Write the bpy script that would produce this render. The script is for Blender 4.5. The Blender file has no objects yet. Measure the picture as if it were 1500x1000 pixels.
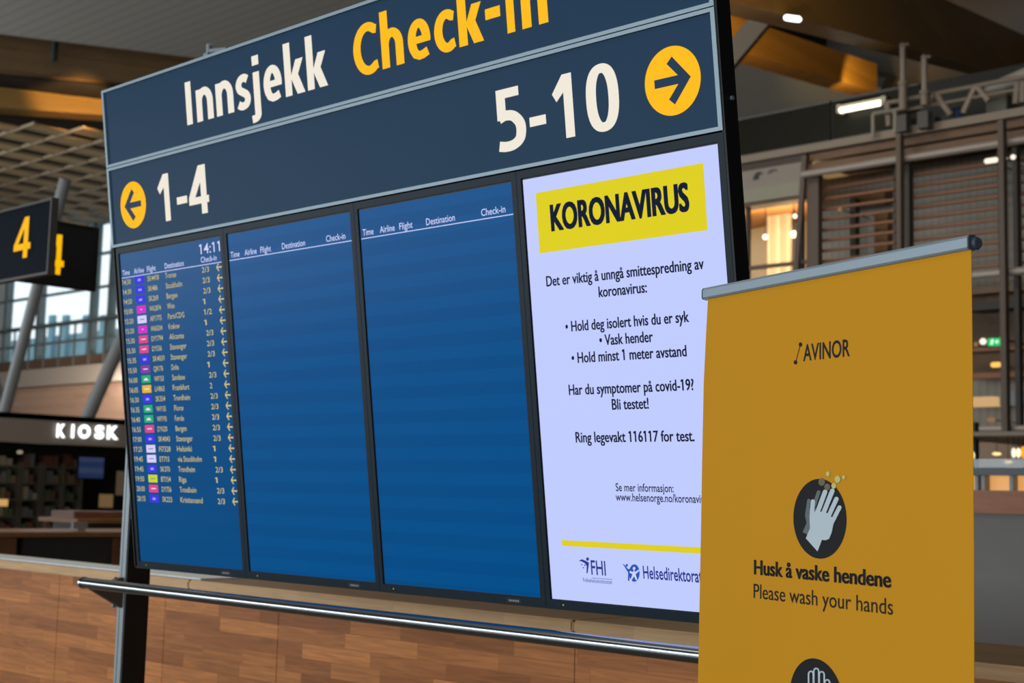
import bpy, bmesh, math, random
from math import sin, cos, pi, radians
from mathutils import Vector, Matrix
random.seed(4)
SC = bpy.context.scene
COL = SC.collection

# ------------------------------------------------------------------ camera
CZ = 1.6
FPX, PITCH, ROLL, YAW = 2045.4, 0.1096, 0.0251, 0.7586
TILT = 0.1391
cp, sp = cos(PITCH), sin(PITCH)
FWD = Vector((-cp*sin(YAW), cp*cos(YAW), sp))
r0 = Vector((cos(YAW), sin(YAW), 0)); u0 = Vector((sp*sin(YAW), -sp*cos(YAW), cp))
RGT = cos(ROLL)*r0 + sin(ROLL)*u0
UPV = -sin(ROLL)*r0 + cos(ROLL)*u0
CAM = Vector((0, 0, CZ))
cd = bpy.data.cameras.new('camera'); cam = bpy.data.objects.new('camera', cd); COL.objects.link(cam)
m = Matrix.Identity(4)
for i in range(3):
    m[i][0] = RGT[i]; m[i][1] = UPV[i]; m[i][2] = -FWD[i]; m[i][3] = CAM[i]
cam.matrix_world = m
cd.sensor_width = 36; cd.lens = FPX/1500*36
cd.clip_start = .05; cd.clip_end = 500
cd.dof.use_dof = True; cd.dof.focus_distance = 3.35; cd.dof.aperture_fstop = 5.0
SC.camera = cam

# ------------------------------------------------------------------ view, world and daylight
SC.view_settings.view_transform = 'Standard'; SC.view_settings.look = 'None'
SC.view_settings.exposure = 0.0; SC.view_settings.gamma = 1.0
SC.view_settings.use_curve_mapping = False
W = bpy.data.worlds.new('sky'); SC.world = W; W.use_nodes = True
bg = W.node_tree.nodes['Background']
bg.inputs[0].default_value = (.80, .93, 1, 1); bg.inputs[1].default_value = 1.5

def area(name, loc, target, sx, sy, power, color):
    l = bpy.data.lights.new(name, 'AREA'); l.shape = 'RECTANGLE'; l.size = sx; l.size_y = sy
    l.energy = power; l.color = color
    o = bpy.data.objects.new(name, l); COL.objects.link(o); o.location = loc
    o.rotation_euler = (Vector(target)-Vector(loc)).to_track_quat('-Z', 'Y').to_euler()
    return o
def point(name, loc, power, color, r=.1):
    l = bpy.data.lights.new(name, 'POINT'); l.energy = power; l.color = color; l.shadow_soft_size = r
    o = bpy.data.objects.new(name, l); COL.objects.link(o); o.location = loc
    return o
def spot(name, loc, target, power, color, ang=70, r=.1):
    l = bpy.data.lights.new(name, 'SPOT'); l.energy = power; l.color = color; l.spot_size = radians(ang); l.spot_blend = .6
    l.shadow_soft_size = r
    o = bpy.data.objects.new(name, l); COL.objects.link(o); o.location = loc
    o.rotation_euler = (Vector(target)-Vector(loc)).to_track_quat('-Z', 'Y').to_euler()
    return o
# unseen area light standing in for windows behind the camera, and added fills
area('daylight_front_fill', (-16, -14.5, 2.9), (-16, 3, 2.2), 60, 3.4, 4500, (.88, .955, 1))
area('daylight_left', (-34, 6, 6), (-8, 8, 2), 12, 6, 900, (.85, .95, 1))
area('hall_warm_fill', (-12, 9, 10.2), (-14, 12, 0), 12, 5, 900, (1, .84, .64))  # added warm area light, set overhead out of view
area('overhead_fill', (-3.5, -2.5, 8.5), (-4.5, 4, .8), 14, 1.6, 130, (.95, .97, 1))  # unseen fill added overhead to put a highlight on the handrail

# ------------------------------------------------------------------ pixel -> place helpers
def ray(x, y):
    return RGT*((x-750)/FPX) - UPV*((y-500)/FPX) + FWD
def aty(x, y, Y):
    d = ray(x, y); return CAM + d*(Y/d.y)
def atx(x, y, X):
    d = ray(x, y); return CAM + d*(X/d.x)
def atz(x, y, Z):
    d = ray(x, y); return CAM + d*((Z-CZ)/d.z)
def atd(x, y, D):
    return CAM + ray(x, y)*D
SO = Vector((-4.8817, 2.8816, 2.5044))            # upper left corner of the first screen's picture
SV = Vector((0, sin(TILT), -cos(TILT))); SN = Vector((0, -cos(TILT), -sin(TILT)))
def S(a, b, d=0.0):                                # sign plane: a to the right, b down, d out of it
    return SO + Vector((a, 0, 0)) + SV*b + SN*d
def on(x, y):
    d = ray(x, y); t = (SO-CAM).dot(SN)/d.dot(SN); P = CAM+d*t-SO
    return P.x, P.dot(SV)

# ------------------------------------------------------------------ materials
def mat(name, col, rough=.5, metal=0, emit=None, es=1.0, spec=.5, noise=0, nscale=8, coat=0, bump=0):
    m = bpy.data.materials.new(name); m.use_nodes = True
    nt = m.node_tree; p = nt.nodes['Principled BSDF']
    p.inputs['Base Color'].default_value = (*col, 1); p.inputs['Roughness'].default_value = rough
    p.inputs['Metallic'].default_value = metal; p.inputs['Specular IOR Level'].default_value = spec
    p.inputs['Coat Weight'].default_value = coat
    if emit is not None:
        p.inputs['Emission Color'].default_value = (*emit, 1); p.inputs['Emission Strength'].default_value = es
    if noise or bump:
        tc = nt.nodes.new('ShaderNodeTexCoord'); n = nt.nodes.new('ShaderNodeTexNoise')
        n.inputs['Scale'].default_value = nscale; n.inputs['Detail'].default_value = 4
        nt.links.new(tc.outputs['Object'], n.inputs['Vector'])
        if noise:
            r = nt.nodes.new('ShaderNodeMapRange')
            r.inputs['To Min'].default_value = 1-noise; r.inputs['To Max'].default_value = 1+noise
            nt.links.new(n.outputs['Fac'], r.inputs['Value'])
            mx = nt.nodes.new('ShaderNodeVectorMath'); mx.operation = 'SCALE'; mx.inputs[0].default_value = col
            nt.links.new(r.outputs[0], mx.inputs['Scale']); nt.links.new(mx.outputs[0], p.inputs['Base Color'])
        if bump:
            b = nt.nodes.new('ShaderNodeBump'); b.inputs['Strength'].default_value = bump; b.inputs['Distance'].default_value = .002
            nt.links.new(n.outputs['Fac'], b.inputs['Height']); nt.links.new(b.outputs[0], p.inputs['Normal'])
    return m
def staves(name, c1, c2, bw, bh, rough=.35, swap='xz', grain=.35, coat=0.0, spec=.5, mortar=.001):
    """wood laid as staves: a brick pattern with a colour of its own for each stave, and grain"""
    m = bpy.data.materials.new(name); m.use_nodes = True; nt = m.node_tree; N = nt.nodes; L = nt.links
    p = N['Principled BSDF']; tc = N.new('ShaderNodeTexCoord'); sx = N.new('ShaderNodeSeparateXYZ'); cx = N.new('ShaderNodeCombineXYZ')
    L.new(tc.outputs['Object'], sx.inputs[0])
    k = {'x': 0, 'y': 1, 'z': 2}
    L.new(sx.outputs[k[swap[0]]], cx.inputs[0]); L.new(sx.outputs[k[swap[1]]], cx.inputs[1])
    b = N.new('ShaderNodeTexBrick'); b.inputs['Scale'].default_value = 1
    b.inputs['Brick Width'].default_value = bw; b.inputs['Row Height'].default_value = bh
    b.inputs['Mortar Size'].default_value = mortar; b.inputs['Bias'].default_value = 0
    b.offset = .37; b.offset_frequency = 2; b.squash = .7; b.squash_frequency = 3
    b.inputs['Color1'].default_value = (0, 0, 0, 1); b.inputs['Color2'].default_value = (1, 1, 1, 1); b.inputs['Mortar'].default_value = (0, 0, 0, 1)
    L.new(cx.outputs[0], b.inputs['Vector'])
    mp = N.new('ShaderNodeMapping'); mp.inputs['Scale'].default_value = (3, 46, 1); L.new(cx.outputs[0], mp.inputs[0])
    ad = N.new('ShaderNodeVectorMath'); ad.operation = 'ADD'; sc = N.new('ShaderNodeVectorMath'); sc.operation = 'SCALE'; sc.inputs['Scale'].default_value = 37
    L.new(b.outputs['Color'], sc.inputs[0]); L.new(mp.outputs[0], ad.inputs[0]); L.new(sc.outputs[0], ad.inputs[1])
    n = N.new('ShaderNodeTexNoise'); n.inputs['Scale'].default_value = 1; n.inputs['Detail'].default_value = 5; n.inputs['Distortion'].default_value = 1.2
    L.new(ad.outputs[0], n.inputs['Vector'])
    mx = N.new('ShaderNodeMix'); mx.data_type = 'RGBA'
    mx.inputs[6].default_value = (*c1, 1); mx.inputs[7].default_value = (*c2, 1)
    L.new(b.outputs['Color'], mx.inputs[0])
    mr = N.new('ShaderNodeMapRange'); mr.inputs['From Min'].default_value = .3; mr.inputs['From Max'].default_value = .7
    mr.inputs['To Min'].default_value = 1-grain; mr.inputs['To Max'].default_value = 1+grain*.6
    L.new(n.outputs['Fac'], mr.inputs['Value'])
    ml = N.new('ShaderNodeVectorMath'); ml.operation = 'SCALE'
    L.new(mx.outputs[2], ml.inputs[0]); L.new(mr.outputs[0], ml.inputs['Scale'])
    L.new(ml.outputs[0], p.inputs['Base Color']); p.inputs['Roughness'].default_value = rough
    p.inputs['Coat Weight'].default_value = coat; p.inputs['Coat Roughness'].default_value = .18; p.inputs['Specular IOR Level'].default_value = spec
    return m
def slatted(name, c1, c2, axis, step, rough=.6):
    """fine boards: a dark joint every step"""
    m = bpy.data.materials.new(name); m.use_nodes = True; nt = m.node_tree; N = nt.nodes; L = nt.links
    p = N['Principled BSDF']; tc = N.new('ShaderNodeTexCoord'); sx = N.new('ShaderNodeSeparateXYZ'); L.new(tc.outputs['Object'], sx.inputs[0])
    a = N.new('ShaderNodeMath'); a.operation = 'DIVIDE'; a.inputs[1].default_value = step; L.new(sx.outputs[axis], a.inputs[0])
    f = N.new('ShaderNodeMath'); f.operation = 'FRACT'; L.new(a.outputs[0], f.inputs[0])
    g = N.new('ShaderNodeMath'); g.operation = 'GREATER_THAN'; g.inputs[1].default_value = .72; L.new(f.outputs[0], g.inputs[0])
    mx = N.new('ShaderNodeMix'); mx.data_type = 'RGBA'; mx.inputs[6].default_value = (*c1, 1); mx.inputs[7].default_value = (*c2, 1)
    L.new(g.outputs[0], mx.inputs[0]); L.new(mx.outputs[2], p.inputs['Base Color']); p.inputs['Roughness'].default_value = rough
    return m
def screen_mat(name, cA, cB, strength, band=None, base=(.0, .001, .003)):
    m = bpy.data.materials.new(name); m.use_nodes = True; nt = m.node_tree; N = nt.nodes; L = nt.links
    p = N['Principled BSDF']; p.inputs['Base Color'].default_value = (*base, 1); p.inputs['Roughness'].default_value = .25; p.inputs['Specular IOR Level'].default_value = .04
    p.inputs['Emission Strength'].default_value = strength; p.inputs['Emission Color'].default_value = (*cA, 1)
    if band:
        tc = N.new('ShaderNodeTexCoord'); sx = N.new('ShaderNodeSeparateXYZ'); L.new(tc.outputs['Object'], sx.inputs[0])
        a = N.new('ShaderNodeMath'); a.operation = 'DIVIDE'; a.inputs[1].default_value = band*2; L.new(sx.outputs[2], a.inputs[0])
        f = N.new('ShaderNodeMath'); f.operation = 'FRACT'; L.new(a.outputs[0], f.inputs[0])
        g = N.new('ShaderNodeMath'); g.operation = 'GREATER_THAN'; g.inputs[1].default_value = .5; L.new(f.outputs[0], g.inputs[0])
        mx = N.new('ShaderNodeMix'); mx.data_type = 'RGBA'; mx.inputs[6].default_value = (*cA, 1); mx.inputs[7].default_value = (*cB, 1)
        L.new(g.outputs[0], mx.inputs[0]); L.new(mx.outputs[2], p.inputs['Emission Color'])
    return m
def glow(name, col, s=1.0):
    return mat(name, (.01, .01, .01), .6, emit=col, es=s, spec=.1)
def lin(r, g, b):
    f = lambda c: (c/255/12.92) if c/255 <= .04045 else ((c/255+.055)/1.055)**2.4
    return (f(r), f(g), f(b))

M = {}
M['navy'] = mat('navy_panel', (.019, .054, .106), .38, spec=.06, noise=.05, nscale=3)
M['alu'] = mat('brushed_aluminium', (.25, .32, .37), .45, .4)
M['alu_dark'] = mat('grey_painted_steel', (.25, .29, .31), .45, .25)
M['black'] = mat('black_powder_coat', (.006, .006, .007), .5, spec=.35)
M['bezel'] = mat('screen_bezel', (.011, .020, .030), .4, spec=.13)
M['lip'] = mat('screen_lip', (.002, .002, .003), .5)
M['post_side'] = mat('dark_post_steel', (.018, .015, .013), .5, .2, spec=.3)
M['steel'] = mat('polished_rail_steel', (.44, .47, .49), .17, 1.0)
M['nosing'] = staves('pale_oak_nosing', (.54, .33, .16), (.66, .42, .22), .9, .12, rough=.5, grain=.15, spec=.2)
M['letter'] = glow('cream_backlit_letters', lin(240, 232, 216))
M['yellow_letter'] = glow('yellow_backlit_letters', lin(255, 188, 4))
M['blue1'] = screen_mat('departure_screen_blue', lin(0, 72, 126), lin(0, 73, 127), 1, .0387)
M['blue2'] = screen_mat('empty_screen_blue', lin(0, 74, 132), lin(0, 78, 137), 1, .0387)
M['white'] = screen_mat('notice_screen_white', lin(192, 203, 255), lin(192, 203, 255), 1, base=(.01, .01, .012))
M['lav'] = glow('lavender_screen_text', lin(205, 212, 255))
M['rowtext'] = glow('yellow_screen_text', lin(226, 214, 130), .8)
M['ink'] = mat('notice_dark_ink', (.006, .008, .02), .5, emit=(.004, .008, .024), es=1, spec=.1)
M['notice_yellow'] = glow('notice_yellow', lin(222, 206, 12))
M['logo_blue'] = glow('notice_blue', lin(24, 84, 180))
M['logo_navy'] = glow('notice_navy', lin(30, 48, 140))
M['t_blue'] = glow('tile_blue', lin(52, 44, 226)); M['t_mag'] = glow('tile_magenta', lin(205, 45, 200))
M['t_white'] = glow('tile_white', lin(212, 208, 250)); M['t_pink'] = glow('tile_pink', lin(214, 66, 140))
M['t_pur'] = glow('tile_purple', lin(132, 52, 160)); M['t_green'] = glow('tile_green', lin(28, 168, 110))
M['t_yel'] = glow('tile_amber', lin(232, 180, 20)); M['t_lime'] = glow('tile_lime', lin(200, 214, 20))
M['tmark'] = glow('tile_mark', lin(235, 230, 255)); M['tmark_d'] = glow('tile_mark_dark', lin(110, 100, 160))
M['banner'] = mat('yellow_banner_fabric', (.64, .29, .013), .62, spec=.1, noise=.02, nscale=3, bump=.02)
M['bar'] = mat('banner_clamp_bar', (.33, .40, .46), .42, .5)
M['cap'] = mat('banner_end_cap', (.05, .065, .09), .5)
M['print'] = mat('black_print', (.012, .012, .014), .6, spec=.2)
M['hand'] = mat('pale_print', (.55, .63, .68), .6, spec=.2)
M['hand2'] = mat('grey_print', (.14, .17, .18), .6, spec=.2)
M['bub1'] = mat('cream_print', (.62, .58, .22), .6, spec=.2); M['bub2'] = mat('grey_bubble_print', (.17, .15, .10), .6, spec=.2)
M['wood'] = staves('oak_staves', (.30, .098, .026), (.60, .225, .066), .46, .066, rough=.45, coat=.04, grain=.3, spec=.2)
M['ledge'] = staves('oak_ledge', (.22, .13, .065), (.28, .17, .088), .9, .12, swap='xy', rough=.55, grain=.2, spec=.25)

# ------------------------------------------------------------------ object helpers
WM = {}                                            # world matrices of the things, kept by hand
def link(o): COL.objects.link(o); return o
def setp(o, label=None, cat=None, group=None, kind=None):
    if label: o['label'] = label
    if cat: o['category'] = cat
    if group: o['group'] = group
    if kind: o['kind'] = kind
    return o
def thing(name, label, cat, loc, rot=(0, 0, 0), group=None, kind=None):
    o = link(bpy.data.objects.new(name, None)); o.empty_display_size = .1
    o.location = loc; o.rotation_euler = rot
    from mathutils import Euler
    WM[o] = Matrix.Translation(Vector(loc)) @ Euler(rot).to_matrix().to_4x4()
    return setp(o, label, cat, group, kind)
class MB:
    def __init__(s): s.v = []; s.f = []; s.mi = []
    def add(s, vs, fs, mi=0):
        n = len(s.v); s.v += [Vector(v) for v in vs]; s.f += [tuple(i+n for i in f) for f in fs]; s.mi += [mi]*len(fs); return s
    def box(s, x0, x1, y0, y1, z0, z1, mi=0):
        return s.hexa([(x0, y0, z0), (x1, y0, z0), (x1, y1, z0), (x0, y1, z0), (x0, y0, z1), (x1, y0, z1), (x1, y1, z1), (x0, y1, z1)], mi)
    def hexa(s, c, mi=0):
        return s.add(c, [(0, 3, 2, 1), (4, 5, 6, 7), (0, 1, 5, 4), (1, 2, 6, 5), (2, 3, 7, 6), (3, 0, 4, 7)], mi)
    def sbox(s, a0, a1, b0, b1, d0, d1, mi=0):     # a box on the sign, d from back to front
        return s.hexa([S(a0, b1, d1), S(a1, b1, d1), S(a1, b1, d0), S(a0, b1, d0), S(a0, b0, d1), S(a1, b0, d1), S(a1, b0, d0), S(a0, b0, d0)], mi)
    def bar(s, p, q, w, h, up=(0, 0, 1), mi=0):    # rectangular bar from p to q
        p, q = Vector(p), Vector(q); d = (q-p).normalized(); up = Vector(up)
        sd = d.cross(up)
        if sd.length < 1e-4: sd = d.cross(Vector((1, 0, 0)))
        sd.normalize(); u = sd.cross(d); c = []
        for e in (p, q):
            for i, j in ((-1, -1), (1, -1), (1, 1), (-1, 1)): c.append(e+sd*(i*w/2)+u*(j*h/2))
        return s.add(c, [(0, 1, 2, 3), (7, 6, 5, 4), (0, 4, 5, 1), (1, 5, 6, 2), (2, 6, 7, 3), (3, 7, 4, 0)], mi)
    def tube(s, p, q, r, n=16, r2=None, mi=0):
        p, q = Vector(p), Vector(q); d = (q-p).normalized(); a = d.orthogonal().normalized(); b = d.cross(a); r2 = r if r2 is None else r2
        c = [p+(a*cos(2*pi*i/n)+b*sin(2*pi*i/n))*r for i in range(n)]+[q+(a*cos(2*pi*i/n)+b*sin(2*pi*i/n))*r2 for i in range(n)]
        return s.add(c, [(i, (i+1) % n, n+(i+1) % n, n+i) for i in range(n)]+[tuple(range(n-1, -1, -1)), tuple(range(n, 2*n))], mi)
    def ball(s, c, r, n=12, sq=1.0, mi=0):
        c = Vector(c); vs = [c+Vector((0, 0, r*sq))]; k = n//2
        for j in range(1, k):
            t = pi*j/k
            for i in range(n): vs.append(c+Vector((r*sin(t)*cos(2*pi*i/n), r*sin(t)*sin(2*pi*i/n), r*sq*cos(t))))
        vs.append(c-Vector((0, 0, r*sq))); fs = [(0, 1+i, 1+(i+1) % n) for i in range(n)]
        for j in range(k-2):
            for i in range(n): fs.append((1+j*n+i, 1+(j+1)*n+i, 1+(j+1)*n+(i+1) % n, 1+j*n+(i+1) % n))
        e = len(vs)-1
        fs += [(e, 1+(k-2)*n+(i+1) % n, 1+(k-2)*n+i) for i in range(n)]
        return s.add(vs, fs, mi)
    def prism(s, pts, off, mi=0):                  # polygon and a copy of it moved by off
        n = len(pts); off = Vector(off); vs = [Vector(p) for p in pts]; vs += [v+off for v in vs]
        return s.add(vs, [tuple(range(n)), tuple(range(2*n-1, n-1, -1))]+[(i, n+i, n+(i+1) % n, (i+1) % n) for i in range(n)], mi)
def build(name, mb, m, parent=None, bevel=0, smooth=False, label=None, origin=None):
    """one mesh object from world-space shapes; parented ones are kept in their thing's space"""
    me = bpy.data.meshes.new(name)
    if parent is not None:
        T = WM[parent].inverted(); vs = [T @ v for v in mb.v]
    else:
        if origin is None:
            xs = [v.x for v in mb.v]; ys = [v.y for v in mb.v]; zs = [v.z for v in mb.v]
            origin = ((min(xs)+max(xs))/2, (min(ys)+max(ys))/2, min(zs))
        origin = Vector(origin); vs = [v-origin for v in mb.v]
    me.from_pydata([tuple(v) for v in vs], [], mb.f)
    for mm in (m if isinstance(m, (list, tuple)) else [m]): me.materials.append(mm)
    me.polygons.foreach_set('material_index', mb.mi)
    if smooth: me.polygons.foreach_set('use_smooth', [True]*len(me.polygons))
    me.update()
    bm = bmesh.new(); bm.from_mesh(me); bmesh.ops.recalc_face_normals(bm, faces=bm.faces)
    if bevel: bmesh.ops.bevel(bm, geom=list(bm.edges), offset=bevel, segments=2, affect='EDGES', clamp_overlap=True)
    bm.to_mesh(me); bm.free()
    o = link(bpy.data.objects.new(name, me))
    if parent is not None:
        o.parent = parent; WM[o] = WM[parent]
    else:
        o.location = origin; WM[o] = Matrix.Translation(origin)
    if label: o['label'] = label
    return o
def struct(name, mb, m, **k):
    o = build(name, mb, m, **k); o['kind'] = 'structure'; return o
def single(name, mb, m, label, cat, group=None, **k):
    return setp(build(name, mb, m, **k), label, cat, group)

# ------------------------------------------------------------------ lettering
def raw_text(body, off=0.0, res=3):
    c = bpy.data.curves.new('t', 'FONT'); c.body = body; c.size = 1; c.offset = off; c.resolution_u = res; c.fill_mode = 'FRONT'
    o = bpy.data.objects.new('t', c); COL.objects.link(o)
    dg = bpy.context.evaluated_depsgraph_get(); me = bpy.data.meshes.new_from_object(o.evaluated_get(dg))
    vs = [(v.co.x, v.co.y) for v in me.vertices]; fs = [tuple(p.vertices) for p in me.polygons]
    bpy.data.objects.remove(o); bpy.data.curves.remove(c); bpy.data.meshes.remove(me)
    return vs, fs
def ext(vs, k): return min(v[k] for v in vs), max(v[k] for v in vs)
CAPH = ext(raw_text('H')[0], 1)[1]
ONE = ext(raw_text('1')[0], 0)
def text2d(body, off=0.0, res=3, vis=None):
    """flat outline with the baseline at 0, left edge at 0, cap height 1; returns the visible width too"""
    vs, fs = raw_text(body, off, res)
    vs = list(vs); fs = list(fs)
    x0 = ext(vs, 0)[0]
    w = ONE[1]-ONE[0]
    for i, ch in enumerate(body):                  # the built-in 1 is a bare bar: give it its flag
        if ch == '1':
            xr = ext(raw_text(body[:i+1], 0, 1)[0], 0)[1]; xl = xr-w; h = CAPH; n = len(vs)
            vs += [(xl-off, h+off), (xl+w*.5, h+off), (xl-off, h-.16), (xl-.11-off, h-.135), (xl-.11-off*1.5, h-.135+w*.75+off)]
            fs.append((n, n+4, n+3, n+2))
            fs.append((n, n+2, n+1))
    vw = ext(vs, 0)[1]-x0
    if vis: vw = ext(raw_text(vis, off, 1)[0], 0)[1]-x0
    k = 1/CAPH
    return [((x-x0)*k, y*k) for x, y in vs], fs, vw*k
def put_text(mb, body, P, a0, a1, base, cap, off=0.0, res=3, vis=None, slope=0.0, mi=0):
    """fit text on a plane: P(a, b) -> point; from a0 to a1, baseline b, cap height cap (b grows downwards)"""
    vs, fs, w = text2d(body, off, res, vis); k = (a1-a0)/w
    mb.add([P(a0+x*k, base+slope*(x*k)-y*cap) for x, y in vs], fs, mi)
def put_glyph(mb, ch, P, a0, a1, b0, b1, off, res=5):
    """one letter fitted to a box: b0 top, b1 bottom"""
    vs, fs = raw_text(ch, off, res); x0, x1 = ext(vs, 0); y0, y1 = ext(vs, 1)
    mb.add([P(a0+(x-x0)/(x1-x0)*(a1-a0), b1-(y-y0)/(y1-y0)*(b1-b0)) for x, y in vs], fs)
def bold_glyph(mb, ch, P, a0, a1, b0, b1, da, db, off=.01):
    """a heavy letter: the built-in letter struck several times, a little apart, inside its box"""
    for i in (-1, 0, 1):
        for j in (-1, 0, 1):
            put_glyph(mb, ch, lambda a, b: P(a+i*da, b+j*db), a0+da, a1-da, b0+db, b1-db, off, 5)
def ribbon(mb, P, pts, wx, wy, smooth=True):
    """a pen stroke along pts (a, up): wx is the weight of its uprights, wy that of its level parts"""
    if smooth:
        q = [pts[0]]+list(pts)+[pts[-1]]; out = []
        for k in range(1, len(q)-2):
            p0, p1, p2, p3 = q[k-1], q[k], q[k+1], q[k+2]
            for j in range(8):
                t = j/8
                out.append(tuple(.5*(2*p1[c]+(p2[c]-p0[c])*t+(2*p0[c]-5*p1[c]+4*p2[c]-p3[c])*t*t+(3*p1[c]-p0[c]-3*p2[c]+p3[c])*t**3) for c in (0, 1)))
        pts = out+[pts[-1]]
    L, R = [], []
    for k in range(len(pts)):
        a = pts[max(0, k-1)]; c = pts[min(len(pts)-1, k+1)]
        dx, dy = c[0]-a[0], c[1]-a[1]; n = math.hypot(dx, dy); nx, ny = -dy/n*wx/2, dx/n*wy/2
        L.append((pts[k][0]+nx, pts[k][1]+ny)); R.append((pts[k][0]-nx, pts[k][1]-ny))
    n = len(pts); mb.add([P(*p) for p in L+R], [(k, k+1, n+k+1, n+k) for k in range(n-1)])
def sign_letter(mb, ch, P, x0, x1, bl, cap, S_, H_):
    """one letter of the bold sign face between x0 and x1, drawn stroke by stroke; S_ stem, H_ level stroke"""
    U = lambda a, y: P(a, bl-y)
    xh = .76*cap; asc = 1.14*cap; w = x1-x0
    rect = lambda a, b, c, d: mb.add([U(a, c), U(b, c), U(b, d), U(a, d)], [(0, 1, 2, 3)])
    pg = lambda pts: mb.add([U(*p) for p in pts], [tuple(range(len(pts)))])
    arc = lambda cx, cy, rx, ry, t0, t1, n=40: [(cx+rx*cos(radians(t0+(t1-t0)*k/n)), cy+ry*sin(radians(t0+(t1-t0)*k/n))) for k in range(n+1)]
    if ch == 'I': rect(x0, x1, 0, cap)
    elif ch == 'i': rect(x0, x1, 0, xh-.02*cap); rect(x0, x1, .89*cap, 1.1*cap)
    elif ch in 'nh':
        rect(x0, x0+S_, 0, xh-.02*cap if ch == 'n' else asc)
        l = x0+S_*.5; ry = xh*.40; cx = (l+x1-S_/2)/2
        ribbon(mb, U, arc(cx, xh-H_/2-ry+H_*.3, (x1-S_/2-l)/2, ry-H_*.3, 165, 0), S_, H_*1.12, False)
        rect(x1-S_, x1, 0, xh-H_/2-ry+H_*.3)
    elif ch in 'Cc':
        h = cap if ch == 'C' else xh; k = .62
        a = arc(x0+S_/2+(w-S_*.75)*k, h/2, (w-S_*.75)*k, (h+.04*cap-H_)/2, 56, 304); a = [(x1, a[0][1]-.012*cap)]+a+[(x1, a[-1][1]+.012*cap)]
        ribbon(mb, U, a, S_, H_*1.1, False)
    elif ch == 'e':
        rx, ry = (w-S_)/2, (xh+.03*cap-H_)/2; cx = x0+w/2
        ribbon(mb, U, arc(cx, xh/2, rx, ry, -6, 215, 44)+[(cx-rx*.55, xh/2-ry*.86), (cx-rx*.05, xh/2-ry), (cx+rx*.5, xh/2-ry*.96), (cx+rx*1.12, xh/2-ry*.83)], S_, H_*1.05, False)
        rect(x0+S_*.7, x1-S_*.02, xh*.40, xh*.40+H_*.86)
    elif ch == 's':
        X = lambda u: x0+S_*.42+u*(w-S_*.84); Y = lambda v: H_/2-.01*cap+v*(xh-H_+.02*cap)
        ribbon(mb, U, [(X(p), Y(q)) for p, q in ((1.02, .92), (.78, .99), (.5, 1), (.2, .93), (.04, .76), (.16, .60), (.5, .49), (.86, .38), (.98, .22), (.84, .06), (.5, -.0), (.22, .01), (-.06, .09))], S_*.95, H_*1.08)
    elif ch == 'j':
        c = x1-S_/2
        rect(x1-S_, x1, -.16*cap, xh-.02*cap); rect(x1-S_*1.03, x1+S_*.03, .89*cap, 1.1*cap)
        ribbon(mb, U, [(c, -.14*cap), (c-S_*.02, -.21*cap), (c-S_*.3, -.265*cap), (x0-S_*.5, -.285*cap)], S_, H_*1.05)
    elif ch == '0':
        sq = lambda v, e: math.copysign(abs(v)**e, v)
        ribbon(mb, U, [(x0+w/2+(w-S_)/2*sq(cos(2*pi*k/72), .84), cap/2+(cap*1.04-H_)/2*sq(sin(2*pi*k/72), .84)) for k in range(73)], S_, H_, False)
    elif ch == '4':
        rect(x1-S_*1.36, x1-S_*.36, 0, cap)
        rect(x0, x1, cap*.215, cap*.215+H_)
        pg([(x0, cap*.215), (x0+S_*.98, cap*.215+H_*.7), (x1-S_*.86, cap*.80), (x1-S_*.5, cap), (x1-S_*1.36-w*.07, cap), (x0, cap*.215+H_*1.05)])
    elif ch == '5':
        rect(x0+S_*.05, x1-w*.14, cap-H_, cap); rect(x0+S_*.05, x0+S_*.98, cap*.50, cap)
        X = lambda u: x0+u*w
        ribbon(mb, U, [(X(.09), cap*.53), (X(.34), cap*.565), (X(.62), cap*.53), (X(.83), cap*.41), (X(.87), cap*.28), (X(.80), cap*.15), (X(.58), cap*.075), (X(.3), cap*.06), (X(.03), cap*.085)], S_, H_*1.08)
    elif ch == 'k':
        s_ = x0+S_
        rect(x0, s_, 0, asc)
        pg([(s_, xh*.46), (s_+S_*.05, xh*.44), (s_+S_*1.0, xh*.54), (x1-S_*.02-.02*w, xh-.02*cap), (x1-S_*1.12-.02*w, xh-.02*cap), (s_, xh*.57)])
        pg([(s_, xh*.54), (s_+S_*.95, xh*.60), (x1, 0), (x1-S_*1.15, 0), (s_, xh*.45)])
def poly(mb, P, pts, mi=0): mb.add([P(*p) for p in pts], [tuple(range(len(pts)))], mi)
def disc(mb, P, ca, cb, ra, rb, n=40, mi=0):
    mb.add([P(ca+ra*cos(2*pi*i/n), cb+rb*sin(2*pi*i/n)) for i in range(n)], [tuple(range(n))], mi)
def capsule(mb, P, x0, y0, x1, y1, w, n=10, mi=0):
    an = math.atan2(y1-y0, x1-x0); pts = []
    for i in range(n+1): t = an+pi/2+pi*i/n; pts.append((x0+w/2*cos(t), y0+w/2*sin(t)))
    for i in range(n+1): t = an-pi/2+pi*i/n; pts.append((x1+w/2*cos(t), y1+w/2*sin(t)))
    mb.add([P(*p) for p in pts], [tuple(range(len(pts)))], mi)
def stroke(mb, P, pts, w, mi=0):                   # straight strokes with square ends
    for (xa, ya), (xb, yb) in zip(pts, pts[1:]):
        L = math.hypot(xb-xa, yb-ya); nx, ny = -(yb-ya)/L*w/2, (xb-xa)/L*w/2
        mb.add([P(xa+nx, ya+ny), P(xb+nx, yb+ny), P(xb-nx, yb-ny), P(xa-nx, ya-ny)], [(0, 1, 2, 3)], mi)

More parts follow.
